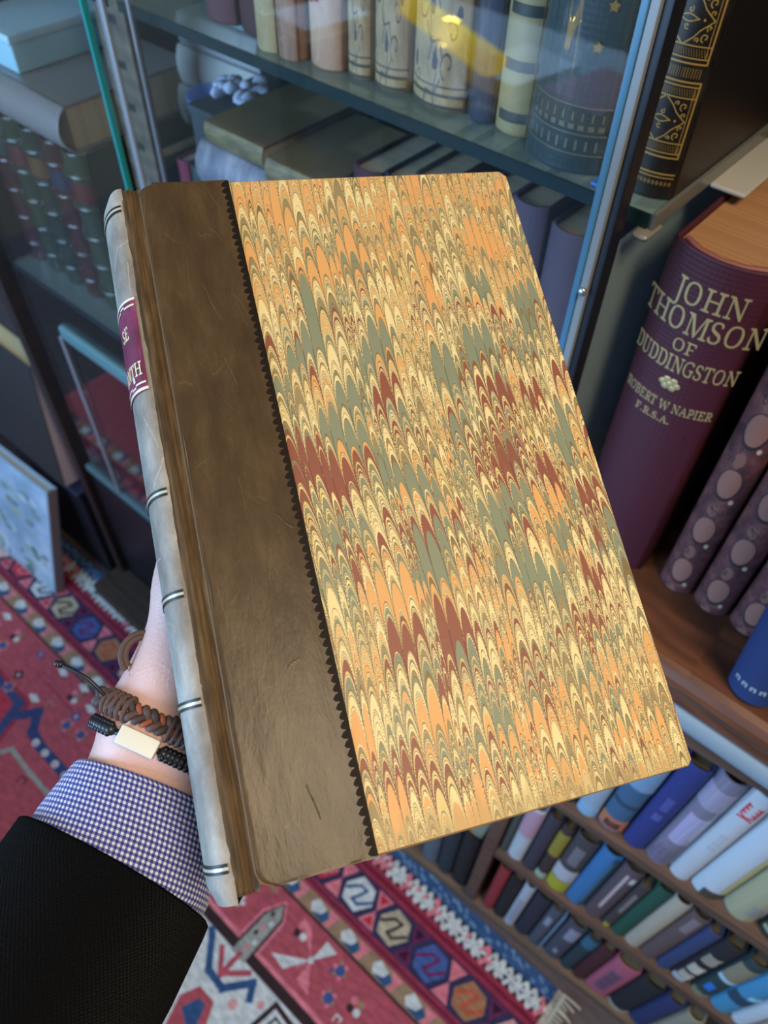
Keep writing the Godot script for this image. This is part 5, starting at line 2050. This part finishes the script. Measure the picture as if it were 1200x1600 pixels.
	for r in [[-0.856, -0.826, 0.20, Color8(34, 58, 52), "dark green book right of the leather set in the left bay"], [-0.793, -0.770, 0.2150, Color8(120, 36, 60), "crimson book in the left bay, between the two dark green ones"], [-0.768, -0.740, 0.2155, Color8(50, 66, 62), "grey-green book at the right of the left bay"], [-0.738, -0.708, 0.2155, Color8(92, 80, 84), "mauve-grey book in the left bay, nearest to the slotted upright"]]:
		book("book", r[4], shelf_at((r[0] + r[1]) * 0.5, 0.8355, -0.53), r[1] - r[0], r[2], 0.15, cloth(r[3]), "cloth books at the right of the left bay")
	# lower left bay: books behind the glass, hardly lit
	for k in 6:
		var hh: float = 0.2 + 0.03 * sin(k * 2.3)
		book("book", ["dim brown book at the right of the low left bay", "dim dark green book second from the right in the low left bay", "dim grey book third from the right in the low left bay", "dim maroon book third from the left in the low left bay", "dim black book second from the left in the low left bay", "dim tan book at the left of the low left bay"][k], shelf_at(-0.735 - k * 0.055, 0.3605, -0.52), 0.045, hh, 0.16, cloth([Color8(60, 44, 36), Color8(36, 46, 42), Color8(66, 66, 68), Color8(60, 30, 34), Color8(24, 24, 28), Color8(90, 76, 60)][k]), "dim books low in the left bay")


func floor_things() -> void:
	# a pale blue picture book leaning back against the plinth, a cream book on a dark box behind it
	var lean := Transform3D(Basis(Vector3.UP, 0.05) * Basis(Vector3.RIGHT, -0.285), Vector3(-1.330, 0.008, -0.258))
	var t := thing("picture_book", "large pale blue picture book standing on the rug and leaning back against the cabinet", "book", lean)
	var im := leather_print(128, 160, Color8(150, 178, 204), Color8(122, 154, 168), Color8(200, 214, 226), 91, 0)
	rng.seed = 15
	for k in 60:
		disc(im, Vector2(rng.randf_range(10, 120), rng.randf_range(30, 155)), rng.randf_range(2, 9), rng.randf_range(2, 6), [Color8(116, 142, 118), Color8(176, 194, 206), Color8(92, 122, 124), Color8(150, 172, 150)][k % 4])
	var cover := tex_mat(im, 0.4)
	var b := MB.new()
	b.box(Vector3(0, 0.146, 0.011), Vector3(0.29, 0.292, 0.0022), 0.0006)
	var o := part("front_board", b, cover, t)
	var fb := MB.new()
	fb.box(Vector3(0, 0.146, 0.0125), Vector3(0.286, 0.288, 0.0006), 0.0)
	for i in fb.v.size():
		fb.t[i] = Vector2(fb.v[i].x / 0.286 + 0.5, 1.0 - fb.v[i].y / 0.292)
	part("cover_picture", fb, cover, o)
	b = MB.new()
	b.box(Vector3(0, 0.146, -0.011), Vector3(0.29, 0.292, 0.0022), 0.0006)
	part("back_board", b, paint(Color8(150, 176, 198), 0.45), t)
	b = MB.new()
	b.box(Vector3(-0.003, 0.146, 0), Vector3(0.276, 0.283, 0.0196), 0.001)
	part("page_block", b, paint(Color8(196, 206, 210), 0.8), t)
	b = MB.new()
	b.box(Vector3(0.1445, 0.146, 0), Vector3(0.003, 0.292, 0.0236), 0.001)
	part("spine", b, paint(Color8(128, 118, 130), 0.6), t)
	var box := thing("storage_box", "low black storage box on the floor between the picture book and the cabinet", "box")
	slab(box, "body", Vector3(-1.50, 0.0, -0.47), Vector3(-1.135, 0.28, -0.375), paint(Color8(13, 15, 25), 0.5), 0.004)
	slab(box, "lid", Vector3(-1.505, 0.28, -0.475), Vector3(-1.130, 0.30, -0.370), paint(Color8(20, 26, 52), 0.45), 0.004)
	var up := Transform3D(Basis(Vector3.UP, 0.0) * Basis(Vector3.RIGHT, -0.10), Vector3(-1.290, 0.302, -0.385))
	var c := thing("upright_book", "tall dark book with a lilac-grey fore-edge standing face out on the black box", "book", up)
	b = MB.new()
	for z in [0.019, -0.019]:
		b.box(Vector3(0, 0.15, z), Vector3(0.26, 0.30, 0.003), 0.0008)
	part("boards", b, cloth(Color8(34, 30, 30)), c)
	b = MB.new()
	b.box(Vector3(0.1275, 0.15, 0), Vector3(0.005, 0.298, 0.036), 0.001)
	part("spine", b, paint(Color8(186, 174, 184), 0.6), c, "lilac-grey spine")
	b = MB.new()
	b.box(Vector3(-0.003, 0.1495, 0), Vector3(0.25, 0.293, 0.0348), 0.0008)
	part("page_block", b, paint(Color8(204, 184, 142), 0.8), c)


func rug() -> void:
	var t := thing("rug", "long red patterned woollen rug with blue and white borders on the floor", "rug")
	var m := tex_mat(rug_print(), 0.95, 0.2)
	m.rim_enabled = true
	m.rim = 0.25
	var b := MB.new()
	var rows := []
	var nx := 60
	var nz := 26
	for i in nx + 1:
		var ring := PackedVector3Array()
		for j in nz + 1:
			var x := -1.75 + 1.87 * i / nx
			var z := -0.362 + 0.9863 * j / nz
			var up := 0.006 + 0.0012 * sin(x * 9.0 + z * 4.0) * sin(z * 11.0)
			if j == 0 or j == nz or i == 0 or i == nx:
				up = 0.003
			ring.append(Vector3(x, up, z))
		rows.append(ring)
	b.loft(rows, false, false, Vector3(-0.8, -5.0, 0.1))
	for i in b.v.size():
		b.t[i] = Vector2((b.v[i].x + 1.75) / 1.8704, (b.v[i].z + 0.362) / 0.9863)
	part("pile", b, m, t)
	b = MB.new()
	b.box(Vector3(-0.815, 0.0016, 0.131), Vector3(1.868, 0.0028, 0.984), 0.001)
	part("backing", b, paint(Color8(70, 52, 50), 0.95), t)
	var fr := MB.new()
	rng.seed = 19
	for k in 150:
		var z := -0.360 + 0.98 * k / 149.0
		var l := rng.randf_range(0.018, 0.034)
		var p := PackedVector3Array()
		var dz := rng.randf_range(-0.006, 0.006)
		for i in 4:
			var f := i / 3.0
			p.append(Vector3(0.116 + l * f, 0.0055 - 0.003 * f + 0.004 * sin(f * PI), z + dz * f))
		fr.tube(p, 0.0017, 5)
		fr.ball(Vector3(0.119, 0.006, z), Vector3(0.004, 0.004, 0.0035), 6, 5)
	var fo := part("fringe", fr, paint(Color8(196, 190, 172), 0.9), t)
	fo.set_meta("kind", "stuff")


# ---------------------------------------------------------------- the room behind the camera

func room() -> void:
	var plaster := paint(Color8(196, 188, 172), 0.9)
	var panel := paint(Color8(116, 98, 80), 0.8)
	var boards := wood(Color8(88, 74, 78), Color8(64, 52, 58), 21, 0.55)
	var b := MB.new()
	b.box(Vector3(-0.4, -0.055, 0.6), Vector3(4.8, 0.11, 3.2), 0.0)
	struct("floor", b, boards)
	b = MB.new()
	b.box(Vector3(-0.4, 2.65, 0.6), Vector3(4.8, 0.1, 3.2), 0.0)
	struct("ceiling", b, plaster)
	b = MB.new()
	b.box(Vector3(-0.4, 1.3, -0.88), Vector3(4.8, 2.6, 0.14), 0.0)
	struct("wall_back", b, plaster)
	b = MB.new()
	b.box(Vector3(1.9, 1.3, 0.6), Vector3(0.2, 2.6, 3.2), 0.0)
	struct("wall_right", b, panel)
	b = MB.new()
	b.box(Vector3(-2.7, 1.3, 0.6), Vector3(0.2, 2.6, 3.2), 0.0)
	struct("wall_left", b, panel)
	# front wall with the shop window
	b = MB.new()
	b.box(Vector3(-0.4, 0.4, 2.1), Vector3(4.8, 0.8, 0.2), 0.0)
	b.box(Vector3(-0.4, 2.45, 2.1), Vector3(4.8, 0.3, 0.2), 0.0)
	b.box(Vector3(-2.6, 1.55, 2.1), Vector3(0.4, 1.5, 0.2), 0.0)
	b.box(Vector3(0.8, 1.55, 2.1), Vector3(2.4, 1.5, 0.2), 0.0)
	struct("wall_front", b, panel)
	var fm := paint(Color8(60, 66, 62), 0.5)
	b = MB.new()
	for x in [-2.38, -1.4, -0.42]:
		b.box(Vector3(x, 1.55, 2.06), Vector3(0.05, 1.5, 0.06), 0.004)
	for y in [0.82, 2.28]:
		b.box(Vector3(-1.4, y, 2.06), Vector3(2.0, 0.05, 0.06), 0.004)
	var win := struct("window_1", b, fm)
	for x in [-1.89, -0.91]:
		b = MB.new()
		b.box(Vector3(x, 1.55, 2.07), Vector3(0.93, 1.41, 0.005), 0.0)
		part("pane", b, glass_mat(Color(1, 1, 1), 0.03), win)
	# ceiling light: a warm panel in a frame
	var lamp := thing("ceiling_lamp", "square warm ceiling panel lamp above the bookshop floor", "lamp")
	slab(lamp, "frame", Vector3(0.42, 2.575, -0.25), Vector3(1.08, 2.6, 0.29), paint(Color8(180, 176, 168), 0.5), 0.004)
	var glow := StandardMaterial3D.new()
	glow.albedo_color = Color(1, 0.95, 0.86)
	glow.emission_enabled = true
	glow.emission = Color(1.0, 0.9, 0.74)
	glow.emission_energy_multiplier = 1.5
	slab(lamp, "diffuser", Vector3(0.45, 2.57, -0.22), Vector3(1.05, 2.576, 0.26), glow, 0.0)
	# display table opposite, which the glass doors reflect
	var table := thing("display_table", "low wooden display table opposite the cabinet, mirrored in its glass", "table")
	var tw := wood(Color8(92, 66, 48), Color8(60, 42, 32), 25, 0.5)
	slab(table, "top", Vector3(-1.75, 0.70, 0.72), Vector3(-0.55, 0.73, 1.25), tw, 0.004)
	for x in [-1.71, -0.59]:
		for z in [0.76, 1.21]:
			slab(table, "leg", Vector3(x - 0.025, 0.0, z - 0.025), Vector3(x + 0.025, 0.70, z + 0.025), tw, 0.003)
	slab(table, "apron", Vector3(-1.70, 0.62, 0.755), Vector3(-0.6, 0.70, 0.775), tw, 0.002)
	var desk := thing("desk_lamp", "yellow shaded lamp on the display table, mirrored as a yellow streak in the glass door", "lamp", Transform3D(Basis(Vector3.UP, 0.41), Vector3(-1.150, 0.730, 0.735)))
	var shine := StandardMaterial3D.new()
	shine.albedo_color = Color8(226, 200, 40)
	shine.emission_enabled = true
	shine.emission = Color(1.0, 0.86, 0.12)
	shine.emission_energy_multiplier = 2.4
	var lb := MB.new()
	var rings := []
	for x in [-0.195, -0.19, 0.19, 0.195]:
		var ring := PackedVector3Array()
		for k in 16:
			var a := TAU * k / 16.0
			var q := 0.8 if absf(x) > 0.192 else 1.0
			ring.append(Vector3(x, 0.125 + 0.024 * sin(a) * q, 0.036 * cos(a) * q))
		rings.append(ring)
	lb.loft(rings, true, true)
	part("lamp_shade", lb, shine, desk)
	slab(desk, "stem", Vector3(-0.008, 0.012, -0.008), Vector3(0.008, 0.104, 0.008), paint(Color8(60, 56, 50), 0.4, 0.6), 0.002)
	slab(desk, "base", Vector3(-0.07, 0.0, -0.05), Vector3(0.07, 0.012, 0.05), paint(Color8(60, 56, 50), 0.4, 0.6), 0.004)
	var bulb := OmniLight3D.new()
	bulb.name = "desk_lamp_light"
	bulb.light_color = Color(1.0, 0.88, 0.35)
	bulb.light_energy = 0.04
	bulb.light_size = 0.03
	bulb.omni_range = 6.0
	bulb.omni_attenuation = 2.0
	bulb.shadow_enabled = true
	desk.add_child(bulb)
	bulb.position = Vector3(0, 0.125, 0)
	for r in [[-1.55, 0.93, 0.03, Color8(214, 216, 220), "white book lying at the left of the display table"], [-0.95, 1.0, 0.04, Color8(200, 206, 214), "pale grey book lying in the middle of the display table"], [-0.72, 0.98, 0.05, Color8(150, 60, 60), "red book lying at the right of the display table"]]:
		book("book", r[4], flat_at(r[0], 0.7305 + r[2] * 0.5, r[1], 0.2), r[2], 0.17, 0.22, cloth(r[3]), "books on the display table")
